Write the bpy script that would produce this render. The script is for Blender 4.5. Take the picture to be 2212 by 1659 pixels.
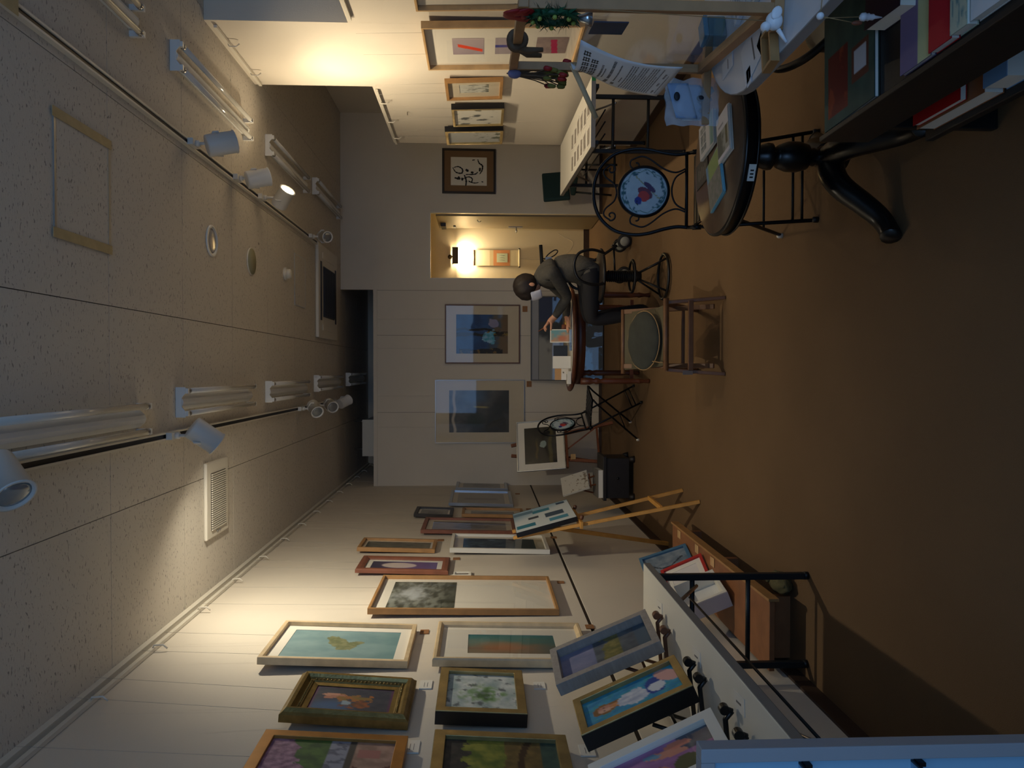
import bpy, math, random
from mathutils import Vector, Matrix, noise
random.seed(7)
for o in list(bpy.data.objects): bpy.data.objects.remove(o, do_unlink=True)
sc = bpy.context.scene
COL = sc.collection
PI = math.pi

# ------------------------------------------------------------------ camera
FPX, CX, CY, VX, VY, EYE = 1600.0, 1106.0, 829.0, 1040.0, 800.0, 1.45
_p = math.atan((CX-VX)/FPX); _y = math.atan((CY-VY)/math.hypot(FPX, CX-VX))
FWD = Vector((-math.sin(_y)*math.cos(_p), math.cos(_y)*math.cos(_p), -math.sin(_p)))
RGT = Vector((math.cos(_y), math.sin(_y), 0))
UPV = RGT.cross(FWD)
EYEP = Vector((0, 0, EYE))
cd = bpy.data.cameras.new('camera'); cam = bpy.data.objects.new('camera', cd); COL.objects.link(cam)
cd.sensor_fit = 'HORIZONTAL'; cd.sensor_width = 36; cd.lens = 36*FPX/2212; cd.clip_start = 0.05
m = Matrix((-UPV, RGT, -FWD)).transposed().to_4x4(); m.translation = EYEP     # the photograph is turned on its side
cam.matrix_world = m
sc.camera = cam

# ------------------------------------------------------------------ view, world, daylight
sc.view_settings.view_transform = 'Standard'; sc.view_settings.look = 'None'
sc.view_settings.gamma = 1; sc.view_settings.use_curve_mapping = False
sc.view_settings.exposure = 0.58
w = bpy.data.worlds.new('dusk'); sc.world = w; w.use_nodes = True
w.node_tree.nodes['Background'].inputs[0].default_value = (0.10, 0.22, 0.5, 1)
w.node_tree.nodes['Background'].inputs[1].default_value = 0.35
def area_light(name, loc, rot, sx, sy, color, power):
    d = bpy.data.lights.new(name, 'AREA'); d.shape = 'RECTANGLE'; d.size = sx; d.size_y = sy
    d.color = color; d.energy = power
    o = bpy.data.objects.new(name, d); COL.objects.link(o); o.location = loc; o.rotation_euler = rot
    return o
# dusk light entering the shop window behind the camera
area_light('shop_window_daylight', (0.85, -1.52, 1.85), (PI/2, 0, 0), 3.9, 1.3, (0.30, 0.56, 1.0), 28)

# ------------------------------------------------------------------ helpers
def ray(px, py): return FWD + RGT*((CY-py)/FPX) - UPV*((px-CX)/FPX)
def onY(px, py, Y): v = ray(px, py); return EYEP + v*(Y/v.y)
def onX(px, py, X): v = ray(px, py); return EYEP + v*(X/v.x)
def onZ(px, py, z): v = ray(px, py); return EYEP + v*((z-EYE)/v.z)
def lin(c):
    return tuple(((x/255)/12.92 if x/255 <= 0.04045 else ((x/255+0.055)/1.055)**2.4) for x in c)

MATS = {}
def mat(name, col, rough=0.6, metal=0.0, bump=0.0, bscale=60, var=0.0, vscale=8, spec=0.5, stretch=None):
    if name in MATS: return MATS[name]
    m = bpy.data.materials.new(name); m.use_nodes = True; nt = m.node_tree; b = nt.nodes['Principled BSDF']
    c = lin(col); b.inputs['Base Color'].default_value = (*c, 1)
    b.inputs['Roughness'].default_value = rough; b.inputs['Metallic'].default_value = metal
    b.inputs['Specular IOR Level'].default_value = spec
    tc = nt.nodes.new('ShaderNodeTexCoord'); src = tc.outputs['Object']
    if stretch:
        mp = nt.nodes.new('ShaderNodeMapping'); mp.inputs['Scale'].default_value = stretch
        nt.links.new(src, mp.inputs[0]); src = mp.outputs[0]
    if var > 0:
        n = nt.nodes.new('ShaderNodeTexNoise'); n.inputs['Scale'].default_value = vscale; n.inputs['Detail'].default_value = 5
        nt.links.new(src, n.inputs['Vector'])
        r = nt.nodes.new('ShaderNodeValToRGB')
        r.color_ramp.elements[0].color = (*[x*(1-var) for x in c], 1); r.color_ramp.elements[1].color = (*[min(1, x*(1+var)) for x in c], 1)
        r.color_ramp.elements[0].position = 0.3; r.color_ramp.elements[1].position = 0.7
        nt.links.new(n.outputs[0], r.inputs[0]); nt.links.new(r.outputs[0], b.inputs['Base Color'])
    if bump > 0:
        n = nt.nodes.new('ShaderNodeTexNoise'); n.inputs['Scale'].default_value = bscale; n.inputs['Detail'].default_value = 3
        nt.links.new(src, n.inputs['Vector'])
        bp = nt.nodes.new('ShaderNodeBump'); bp.inputs['Strength'].default_value = bump; bp.inputs['Distance'].default_value = 0.004
        nt.links.new(n.outputs[0], bp.inputs['Height']); nt.links.new(bp.outputs[0], b.inputs['Normal'])
    MATS[name] = m
    return m
def wood(name, col, rough=0.45): return mat(name, col, rough, bump=0.1, bscale=60, var=0.14, vscale=14)
def emis(name, col, strength):
    m = bpy.data.materials.new(name); m.use_nodes = True; nt = m.node_tree; b = nt.nodes['Principled BSDF']
    b.inputs['Base Color'].default_value = (*col, 1); b.inputs['Emission Color'].default_value = (*col, 1); b.inputs['Emission Strength'].default_value = strength
    return m
def glass_mat(name, tint=(1, 1, 1), ior=1.45, rough=0.02, alpha_tint=1.0):
    m = bpy.data.materials.new(name); m.use_nodes = True; nt = m.node_tree; nt.nodes.remove(nt.nodes['Principled BSDF'])
    out = nt.nodes['Material Output']; lw = nt.nodes.new('ShaderNodeLayerWeight'); lw.inputs[0].default_value = 0.5     # facing term only: the pane is one thin sheet
    r0 = ((ior-1)/(ior+1))**2; pw = nt.nodes.new('ShaderNodeMath'); pw.operation = 'POWER'; pw.inputs[1].default_value = 5; nt.links.new(lw.outputs['Facing'], pw.inputs[0])
    fr = nt.nodes.new('ShaderNodeMath'); fr.operation = 'MULTIPLY_ADD'; fr.inputs[1].default_value = 1-r0; fr.inputs[2].default_value = r0; nt.links.new(pw.outputs[0], fr.inputs[0])
    t = nt.nodes.new('ShaderNodeBsdfTransparent'); t.inputs[0].default_value = (*[x*alpha_tint for x in tint], 1)
    g = nt.nodes.new('ShaderNodeBsdfGlossy'); g.inputs['Roughness'].default_value = rough
    mx = nt.nodes.new('ShaderNodeMixShader')
    nt.links.new(fr.outputs[0], mx.inputs[0]); nt.links.new(t.outputs[0], mx.inputs[1]); nt.links.new(g.outputs[0], mx.inputs[2]); nt.links.new(mx.outputs[0], out.inputs[0])
    MATS[name] = m
    return m
GLASS = glass_mat('picture_glass'); ACRYL = glass_mat('acrylic_sheet', (0.88, 0.93, 0.97), 1.5, 0.06)
def film_mat(name, col, opac):
    m = bpy.data.materials.new(name); m.use_nodes = True; nt = m.node_tree; b = nt.nodes['Principled BSDF']
    b.inputs['Base Color'].default_value = (*lin(col), 1); b.inputs['Roughness'].default_value = 0.25; b.inputs['Alpha'].default_value = opac
    MATS[name] = m
    return m
# printed or painted flat artwork: colours per vertex, fine canvas relief from nodes
ART = bpy.data.materials.new('painted_print'); ART.use_nodes = True
_b = ART.node_tree.nodes['Principled BSDF']; _a = ART.node_tree.nodes.new('ShaderNodeAttribute'); _a.attribute_name = 'Col'
ART.node_tree.links.new(_a.outputs['Color'], _b.inputs['Base Color']); _b.inputs['Roughness'].default_value = 0.65

class MB:
    def __init__(s): s.v = []; s.f = []; s.sm = []
    def add(s, vs, fs, smooth=False):
        o = len(s.v); s.v += [Vector(v) for v in vs]; s.f += [tuple(i+o for i in f) for f in fs]; s.sm += [smooth]*len(fs)
        return s
    def box(s, c, size, M=None):
        c = Vector(c); a, b, d = [x/2 for x in size]
        vs = [Vector((i*a, j*b, k*d)) for i in (-1, 1) for j in (-1, 1) for k in (-1, 1)]
        vs = [(M @ v if M else v)+c for v in vs]
        return s.add(vs, [(0, 1, 3, 2), (4, 6, 7, 5), (0, 4, 5, 1), (2, 3, 7, 6), (0, 2, 6, 4), (1, 5, 7, 3)])
    def bb(s, x0, x1, y0, y1, z0, z1):
        return s.box(((x0+x1)/2, (y0+y1)/2, (z0+z1)/2), (abs(x1-x0), abs(y1-y0), abs(z1-z0)))
    def bar(s, p0, p1, wd, th, up=(0, 0, 1)):
        p0 = Vector(p0); p1 = Vector(p1); d = (p1-p0); L = d.length; d.normalize(); up = Vector(up)
        if abs(d.dot(up)) > 0.98: up = Vector((0, 1, 0))
        x = d.cross(up).normalized(); y = x.cross(d)
        M = Matrix((x, d, y)).transposed()
        return s.box((p0+p1)/2, (wd, L, th), M)
    def tube(s, pts, r, n=8, closed=False, cap=True):
        pts = [Vector(p) for p in pts]; N = len(pts); rs = r if isinstance(r, (list, tuple)) else [r]*N
        prev = None; rings = []
        for i, p in enumerate(pts):
            if closed: t = pts[(i+1) % N]-pts[i-1]
            else: t = pts[min(i+1, N-1)]-pts[max(i-1, 0)]
            t.normalize()
            if prev is None:
                a = Vector((0, 0, 1)) if abs(t.z) < 0.9 else Vector((1, 0, 0)); u = t.cross(a).normalized()
            else:
                u = prev-t*prev.dot(t); u.normalize()
            prev = u; q = t.cross(u)
            rings.append([p+(u*math.cos(2*PI*k/n)+q*math.sin(2*PI*k/n))*rs[i] for k in range(n)])
        vs = [v for rg in rings for v in rg]; fs = []
        for i in range(N if closed else N-1):
            j = (i+1) % N
            for k in range(n): fs.append((i*n+k, i*n+(k+1) % n, j*n+(k+1) % n, j*n+k))
        if cap and not closed: fs += [tuple(range(n-1, -1, -1)), tuple((N-1)*n+k for k in range(n))]
        return s.add(vs, fs, True)
    def lathe(s, prof, n=24, o=(0, 0, 0), axis=(0, 0, 1), smooth=True, sx=1, sy=1, cap=True):
        o = Vector(o); ax = Vector(axis).normalized(); a = Vector((1, 0, 0)) if abs(ax.x) < 0.9 else Vector((0, 1, 0))
        u = (a-ax*a.dot(ax)).normalized(); q = ax.cross(u); vs = []; fs = []
        for r, z in prof:
            for k in range(n): vs.append(o+ax*z+u*(math.cos(2*PI*k/n)*r*sx)+q*(math.sin(2*PI*k/n)*r*sy))
        for i in range(len(prof)-1):
            for k in range(n): fs.append((i*n+k, i*n+(k+1) % n, (i+1)*n+(k+1) % n, (i+1)*n+k))
        if cap: fs += [tuple(range(n-1, -1, -1)), tuple((len(prof)-1)*n+k for k in range(n))]
        return s.add(vs, fs, smooth)
    def prism(s, poly, z0, z1):
        n = len(poly); vs = [(x, y, z0) for x, y in poly]+[(x, y, z1) for x, y in poly]
        fs = [tuple(range(n-1, -1, -1)), tuple(range(n, 2*n))]+[(i, (i+1) % n, n+(i+1) % n, n+i) for i in range(n)]
        return s.add(vs, fs)
    def ext(s, poly, ax, a0, a1):     # polygon of (p,q) extruded along x ('x': p=y,q=z) or y ('y': p=x,q=z)
        n = len(poly); g = (lambda p, q, t: (t, p, q)) if ax == 'x' else (lambda p, q, t: (p, t, q))
        vs = [g(p, q, a0) for p, q in poly]+[g(p, q, a1) for p, q in poly]
        fs = [tuple(range(n-1, -1, -1)), tuple(range(n, 2*n))]+[(i, (i+1) % n, n+(i+1) % n, n+i) for i in range(n)]
        return s.add(vs, fs)
    def ell(s, c, r, M=None, n=16, m=10, fn=None):
        c = Vector(c); vs = []; fs = []
        for i in range(m+1):
            th = PI*i/m
            for k in range(n):
                v = Vector((math.sin(th)*math.cos(2*PI*k/n), math.sin(th)*math.sin(2*PI*k/n), math.cos(th)))
                if fn: v = v*fn(v)
                v = Vector((v.x*r[0], v.y*r[1], v.z*r[2])); vs.append((M @ v if M else v)+c)
        for i in range(m):
            for k in range(n): fs.append((i*n+k, (i+1)*n+k, (i+1)*n+(k+1) % n, i*n+(k+1) % n))
        return s.add(vs, fs, True)
    def map(s, fn): s.v = [Vector(fn(v)) for v in s.v]; return s
    def build(s, name, mt, parent=None, bevel=0):
        me = bpy.data.meshes.new(name); me.from_pydata([tuple(v) for v in s.v], [], s.f); me.update()
        me.polygons.foreach_set('use_smooth', s.sm)
        me.materials.append(mt if not isinstance(mt, str) else MATS[mt])
        o = bpy.data.objects.new(name, me); COL.objects.link(o)
        if parent: o.parent = parent
        if bevel:
            bm = o.modifiers.new('bevel', 'BEVEL'); bm.width = bevel; bm.segments = 2; bm.limit_method = 'ANGLE'
        return o
def B(): return MB()
def tag(o, label, cat, group=None, kind=None):
    if label: o['label'] = label
    if cat: o['category'] = cat
    if group: o['group'] = group
    if kind: o['kind'] = kind
    return o
def thing(name, label, cat, loc=(0, 0, 0), rz=0, group=None, M=None):
    o = bpy.data.objects.new(name, None); COL.objects.link(o); o.empty_display_size = 0.05
    if M is not None: o.matrix_world = M
    else: o.location = loc; o.rotation_euler = (0, 0, rz)
    return tag(o, label, cat, group)
def struct(name, mb, mt, parent=None, bevel=0):
    o = mb.build(name, mt, parent, bevel)
    if parent is None: o['kind'] = 'structure'
    return o
def dup(root, label, loc=None, rz=None):
    r = root.copy(); COL.objects.link(r); r['label'] = label
    if loc is not None: r.location = loc
    if rz is not None: r.rotation_euler = (0, 0, rz)
    for ch in root.children:
        c = ch.copy(); COL.objects.link(c); c.parent = r
        for g in ch.children:
            d = g.copy(); COL.objects.link(d); d.parent = c
    return r
def frame_matrix(O, ex, up):
    ex = Vector(ex).normalized(); up = Vector(up); up = (up-ex*up.dot(ex)).normalized(); n = ex.cross(up)
    M = Matrix((ex, up, n)).transposed().to_4x4(); M.translation = Vector(O)
    return M
def grid_art(name, w_, h_, fn, parent, z=0.0, x0=0, y0=0, res=0.006, mx=110):
    nx = max(4, min(mx, int(w_/res))); ny = max(4, min(mx, int(h_/res)))
    vs = []; cs = []
    for j in range(ny+1):
        for i in range(nx+1):
            u, v = i/nx, j/ny; vs.append((x0-w_/2+u*w_, y0+v*h_, z)); cs.append((*lin(fn(u, v)), 1))
    fs = [(j*(nx+1)+i, j*(nx+1)+i+1, (j+1)*(nx+1)+i+1, (j+1)*(nx+1)+i) for j in range(ny) for i in range(nx)]
    me = bpy.data.meshes.new(name); me.from_pydata(vs, [], fs); me.update()
    ca = me.color_attributes.new('Col', 'FLOAT_COLOR', 'POINT')
    ca.data.foreach_set('color', [x for c in cs for x in c])
    me.materials.append(ART)
    o = bpy.data.objects.new(name, me); COL.objects.link(o); o.parent = parent
    return o
# colour helpers for the artworks
def N(u, v, s, seed=0.0): return noise.noise(Vector((u*s+seed*7.3, v*s-seed*3.1, seed)))
def FB(u, v, s, seed=0.0): return noise.fractal(Vector((u*s+seed*7.3, v*s-seed*3.1, seed)), 0.9, 2.1, 5)
def mixc(a, b, t): t = max(0, min(1, t)); return tuple(x+(y-x)*t for x, y in zip(a, b))
def sst(a, b, x): t = max(0, min(1, (x-a)/(b-a))); return t*t*(3-2*t)
def inell(u, v, cu, cv, ru, rv, ang=0):
    x, y = u-cu, v-cv; c, s = math.cos(ang), math.sin(ang); x, y = x*c+y*s, -x*s+y*c
    return math.hypot(x/ru, y/rv)
def flat(c): return lambda u, v: c
# ------------------------------------------------------------------ room materials
CEIL = 3.12; XL = -1.38; YB = 8.89; XP = 2.11; XR = 3.05; YF = -1.6
mat('wall_paint', (214, 205, 190), 0.75, bump=0.12, bscale=140, var=0.02, vscale=3)
mat('dark_joint', (58, 46, 36), 0.8)
mat('white_enamel', (222, 222, 218), 0.35); mat('offwhite_plastic', (216, 210, 196), 0.4)
mat('brown_base', (62, 44, 32), 0.6)
def ceiling_mat():
    m = bpy.data.materials.new('rockwool_board'); m.use_nodes = True; nt = m.node_tree; b = nt.nodes['Principled BSDF']
    b.inputs['Roughness'].default_value = 0.95
    g = nt.nodes.new('ShaderNodeNewGeometry')
    mp = nt.nodes.new('ShaderNodeMapping'); mp.inputs['Rotation'].default_value = (0, 0, 0.5); mp.inputs['Scale'].default_value = (46, 125, 40)
    n0 = nt.nodes.new('ShaderNodeTexNoise'); n0.inputs['Scale'].default_value = 9; n0.inputs['Detail'].default_value = 1
    ad = nt.nodes.new('ShaderNodeMixRGB'); ad.blend_type = 'ADD'; ad.inputs[0].default_value = 0.06
    nt.links.new(g.outputs['Position'], n0.inputs['Vector']); nt.links.new(g.outputs['Position'], ad.inputs[1]); nt.links.new(n0.outputs[1], ad.inputs[2])
    nt.links.new(ad.outputs[0], mp.inputs[0])
    n = nt.nodes.new('ShaderNodeTexNoise'); n.inputs['Scale'].default_value = 1; n.inputs['Detail'].default_value = 1.5
    nt.links.new(mp.outputs[0], n.inputs['Vector'])
    r = nt.nodes.new('ShaderNodeValToRGB'); e = r.color_ramp.elements
    e[0].position = 0.625; e[0].color = (*lin((205, 198, 186)), 1); e[1].position = 0.70; e[1].color = (*lin((140, 134, 126)), 1)
    nt.links.new(n.outputs[0], r.inputs[0]); nt.links.new(r.outputs[0], b.inputs['Base Color'])
    bp = nt.nodes.new('ShaderNodeBump'); bp.inputs['Strength'].default_value = 0.35; bp.inputs['Distance'].default_value = 0.003; bp.invert = True
    nt.links.new(n.outputs[0], bp.inputs['Height']); nt.links.new(bp.outputs[0], b.inputs['Normal'])
    MATS['rockwool_board'] = m
ceiling_mat()
mat('floor_carpet', (112, 88, 62), 0.85, bump=0.5, bscale=320, var=0.10, vscale=1.3, spec=0.25)

# ------------------------------------------------------------------ shell
struct('floor', B().bb(-1.5, 3.2, YF-0.1, 11.1, -0.06, 0), 'floor_carpet')
ceil = struct('ceiling', B().bb(-1.5, 3.2, YF-0.1, 11.1, CEIL+0.015, CEIL+0.08), 'dark_joint')
xs = [XL]+[-0.65+0.94*k for k in range(4)]+[XR]; xs = [x for x in xs if XL <= x <= XR]
ys = [YF]+[3.40+0.825*k for k in range(-5, 10)]+[11.0]; ys = [y for y in ys if YF <= y <= 11.0]
_cache = {}
for i in range(len(xs)-1):
    for j in range(len(ys)-1):
        a, b_ = xs[i+1]-xs[i]-0.004, ys[j+1]-ys[j]-0.004
        if b_ < 0.02: continue
        k = (round(a, 3), round(b_, 3))
        if k not in _cache:
            o = B().box((0, 0, 0), (a, b_, 0.014)).build('ceiling_board', 'rockwool_board', ceil); _cache[k] = o
        else:
            o = _cache[k].copy(); COL.objects.link(o)
        o.location = ((xs[i]+xs[i+1])/2, (ys[j]+ys[j+1])/2, CEIL+0.007)

wl = struct('wall_left', B().bb(-1.5, XL-0.012, YF-0.1, 11.1, 0, CEIL+0.02), 'dark_joint')
edges = [YF]+[5.2+0.73*k for k in range(-9, 8)]+[11.0]; edges = [e for e in edges if YF <= e <= 11.0]
for a, b_ in zip(edges[:-1], edges[1:]):
    if b_-a < 0.03: continue
    B().bb(XL-0.014, XL, a+0.0004, b_-0.0004, 0.868, CEIL).build('wall_panel', 'wall_paint', wl)
    B().bb(XL-0.014, XL, a+0.0004, b_-0.0004, 0.07, 0.846).build('wall_panel', 'wall_paint', wl)
struct('baseboard_left', B().bb(XL-0.012, XL+0.012, YF, 11.0, 0, 0.07), 'brown_base')

wb = struct('wall_back', B().bb(XL, 0.962, YB, YB+0.06, 0, 2.73).bb(0.962, 1.104, YB, YB+0.06, 0, CEIL+0.01)
            .bb(1.104, 1.88, YB, YB+0.06, 2.06, CEIL+0.01).bb(1.88, XR, YB, YB+0.06, 0, CEIL+0.01), 'wall_paint')
for a, b_ in ((XL, 1.104), (1.88, XR)):
    B().bb(a, b_, YB-0.012, YB, 0, 0.035).build('skirting', 'brown_base', wb)
B().bb(XL, 0.962, YB-0.012, YB, 2.69, 2.735).build('cap_rail', 'wall_paint', wb)
for x in (0.955, -0.5, 0.42):
    B().bb(x-0.0015, x+0.0015, YB-0.0015, YB, 0.04, 2.69).build('seam', 'dark_joint', wb)
struct('wall_right', B().bb(XR, XR+0.1, YF-0.1, 11.1, 0, CEIL+0.02), 'wall_paint')
struct('wall_far', B().bb(-1.4, XR, 11.0, 11.1, 0, CEIL+0.02), 'wall_paint')
struct('wall_front', B().bb(-1.5, -1.1, YF-0.1, YF, 0, CEIL+0.02).bb(2.8, 3.15, YF-0.1, YF, 0, CEIL+0.02).bb(-1.1, 2.8, YF-0.1, YF, 0, 1.1).bb(-1.1, 2.8, YF-0.1, YF, 2.5, CEIL+0.02), 'wall_paint')
w1 = struct('window_1', B().bb(-1.1, 2.8, YF-0.06, YF-0.04, 1.1, 1.15).bb(-1.1, 2.8, YF-0.06, YF-0.04, 2.45, 2.5).bb(0.82, 0.88, YF-0.06, YF-0.04, 1.15, 2.45), 'white_enamel')
B().bb(-1.1, 2.8, YF-0.052, YF-0.048, 1.15, 2.45).build('pane', GLASS, w1)

# right hand hanging panels and the full-height pier behind them
pr = struct('wall_partition', B().bb(XP+0.012, XP+0.05, 1.9, 4.57, 0, 2.25).bb(XP+0.012, XP+0.05, 5.58, 6.94, 0, 2.25), 'dark_joint')
pe = [1.9, 2.6, 3.3, 4.0, 4.57, 5.58, 6.3, 6.94]
for a, b_ in zip(pe[:-1], pe[1:]):
    if a == 4.57: continue
    B().bb(XP, XP+0.014, a+0.0008, b_-0.0008, 0.06, 2.26).build('wall_panel', 'wall_paint', pr)
B().bb(XP-0.012, XP, 1.9, 6.94, 0, 0.06).build('skirting', 'brown_base', pr)
struct('wall_pier', B().bb(XP, XR, 4.57, 5.58, 0, CEIL), 'wall_paint')
def hang_rail(name, p0, p1, n, side):
    t = struct(name, B().bar(p0, p1, 0.018, 0.02), 'offwhite_plastic')
    for k in range(n):
        q = Vector(p0).lerp(Vector(p1), (k+0.5)/n)
        B().tube([q+Vector((0, 0, 0.005)), q+Vector((side*0.02, 0, -0.005)), q+Vector((side*0.022, 0, -0.05)), q+Vector((side*0.004, 0, -0.07))], 0.0045, 6).build('hook', 'offwhite_plastic', t)
hang_rail('trim_1', (XL+0.012, 0.5, CEIL-0.06), (XL+0.012, 10.9, CEIL-0.06), 18, 1)
B().bb(XL, XL+0.03, 0.4, 10.9, CEIL-0.03, CEIL).build('ceiling_moulding', 'offwhite_plastic', bpy.data.objects['trim_1'])
hang_rail('trim_2', (XP-0.014, 4.62, CEIL-0.05), (XP-0.014, 5.55, CEIL-0.05), 2, -1)
hang_rail('trim_3', (XP-0.014, 5.62, 2.235), (XP-0.014, 6.92, 2.235), 3, -1)
hang_rail('trim_4', (XP-0.014, 1.95, 2.235), (XP-0.014, 4.5, 2.235), 3, -1)
B().bb(XP-0.03, XP-0.004, 6.1, 6.105, 2.05, 2.055).build('stud', 'dark_joint', bpy.data.objects['trim_3'])

# doorway recess with the open steel door
mat('recess_paint', (226, 212, 178), 0.7, bump=0.08, bscale=120)
struct('wall_recess', B().bb(0.85, 2.2, 9.97, 10.03, 0, 2.5).bb(0.85, 0.9, YB+0.06, 9.97, 0, 2.5).bb(2.15, 2.2, YB+0.06, 9.97, 0, 2.5).bb(0.85, 2.2, YB+0.06, 10.03, 2.5, 2.55), 'recess_paint')
struct('baseboard_recess', B().bb(0.9, 2.15, 9.955, 9.97, 0, 0.075), 'brown_base')
struct('trim_5', B().bb(1.094, 1.106, YB-0.006, YB+0.065, 0.035, 2.062).bb(1.878, 1.89, YB-0.006, YB+0.065, 0.035, 2.062).bb(1.094, 1.89, YB-0.006, YB+0.065, 2.056, 2.068), 'offwhite_plastic')
mat('door_paint', (120, 108, 84), 0.5); mat('steel', (170, 170, 170), 0.3, metal=0.9); mat('black_metal', (20, 21, 24), 0.4, metal=0.3); mat('black_plastic', (18, 18, 20), 0.45)
d1 = struct('door_1', B().bb(1.862, 1.9, YB+0.09, 9.75, 0.01, 2.0), 'door_paint', bevel=0.003)
hd = B().tube([(1.862, 9.63, 1.0), (1.80, 9.63, 1.0), (1.79, 9.62, 1.0), (1.79, 9.5, 1.0)], 0.009, 8).build('door_handle', 'steel', d1)
B().bb(1.852, 1.862, 9.60, 9.66, 0.92, 1.1).build('escutcheon', 'steel', hd)
B().bb(1.82, 1.862, 9.4, 9.62, 1.9, 1.96).build('door_closer', 'black_plastic', d1)
B().bb(1.845, 1.862, 9.56, 9.68, 1.78, 1.81).build('latch_plate', 'black_plastic', d1)
B().tube([(1.862, 9.2, 1.5), (1.84, 9.2, 1.49), (1.835, 9.2, 1.47), (1.85, 9.2, 1.455)], 0.005, 6).build('coat_hook', 'steel', d1)

# ------------------------------------------------------------------ ceiling fittings
for nm, X, y0, y1 in (('lighting_track', -0.345, 2.2, 8.45), ('lighting_track', 1.285, 1.5, 7.55)):
    left = X < 0
    t = thing(nm, 'black slotted lighting track along the '+('left' if left else 'right')+' side of the ceiling', 'lighting track', (X, y0, CEIL), group='ceiling lighting tracks')
    L = y1-y0
    B().bb(-0.020, -0.011, 0, L, -0.026, 0).build('side_rail', 'offwhite_plastic', t); B().bb(0.011, 0.020, 0, L, -0.026, 0).build('side_rail', 'offwhite_plastic', t)
    B().bb(-0.011, 0.011, 0, L, -0.018, 0).build('slot', 'black_plastic', t)
    B().bb(-0.022, 0.022, L, L+0.03, -0.028, 0).build('end_cap', 'offwhite_plastic', t)
mat('masking_tape', (186, 166, 122), 0.7, var=0.1, vscale=20)
tag(B().bb(1.255, 1.315, 2.45, 2.72, CEIL-0.030, CEIL-0.0275).build('masking_tape', 'masking_tape'), 'beige masking tape stuck over the right lighting track', 'tape')

mat('tube_glass', (214, 212, 204), 0.12, spec=0.6)
def fluo(label, X, y0, L=1.23, body='white_enamel'):
    t = thing('fluorescent_fixture', label, 'ceiling light', (X, y0, CEIL), group='unlit twin-tube fluorescent ceiling lights')
    B().ext([(-0.042, 0), (0.042, 0), (0.042, -0.012), (0.018, -0.036), (0, -0.042), (-0.018, -0.036), (-0.042, -0.012)], 'y', 0.0, L).build('housing', body, t)
    for sx in (-1, 1):
        B().bb(sx*0.062-0.014, sx*0.062+0.014, -0.004, 0.016, -0.068, -0.0).build('lamp_socket', body, t)
        B().bb(sx*0.062-0.014, sx*0.062+0.014, L-0.016, L+0.004, -0.068, -0.0).build('lamp_socket', body, t)
        tb = B().tube([(sx*0.062, 0.02, -0.055), (sx*0.062, L-0.02, -0.055)], 0.0155, 12).build('tube_lamp', 'tube_glass', t)
        for yy in (0.03, L-0.03): B().tube([(sx*0.062, yy-0.012, -0.055), (sx*0.062, yy+0.012, -0.055)], 0.0162, 12).build('tube_cap', 'steel', tb)
    B().ext([(-0.083, -0.002), (0.083, -0.002), (0.083, -0.055), (0.05, -0.055), (0.025, -0.035), (-0.025, -0.035), (-0.05, -0.055), (-0.083, -0.055)], 'y', -0.008, -0.003).build('end_plate', body, t)
    return t
f0 = fluo('long twin-tube fluorescent light of the left row, cut by the photo edge', -0.235, 2.44)
for lab, X, y in (('second fluorescent light of the left row, beside the lit left spotlight', -0.175, 4.12), ('third fluorescent light of the left row, past the ceiling vent', -0.165, 5.80),
                  ('fourth fluorescent light of the left row, beside the cluster of spotlights', -0.13, 7.46), ('farthest fluorescent light of the left row, over the dark slot', -0.11, 9.2),
                  ('nearest whole fluorescent light of the right row, in front of the pier', 1.69, 4.08), ('second fluorescent light of the right row, reflecting the lit spotlight', 1.74, 5.83),
                  ('farthest fluorescent light of the right row, close to the back wall', 1.82, 7.42), ('fluorescent light at the right photo edge, only its end showing', 1.66, 2.40)):
    dup(f0, lab, (X, y, CEIL))

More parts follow.
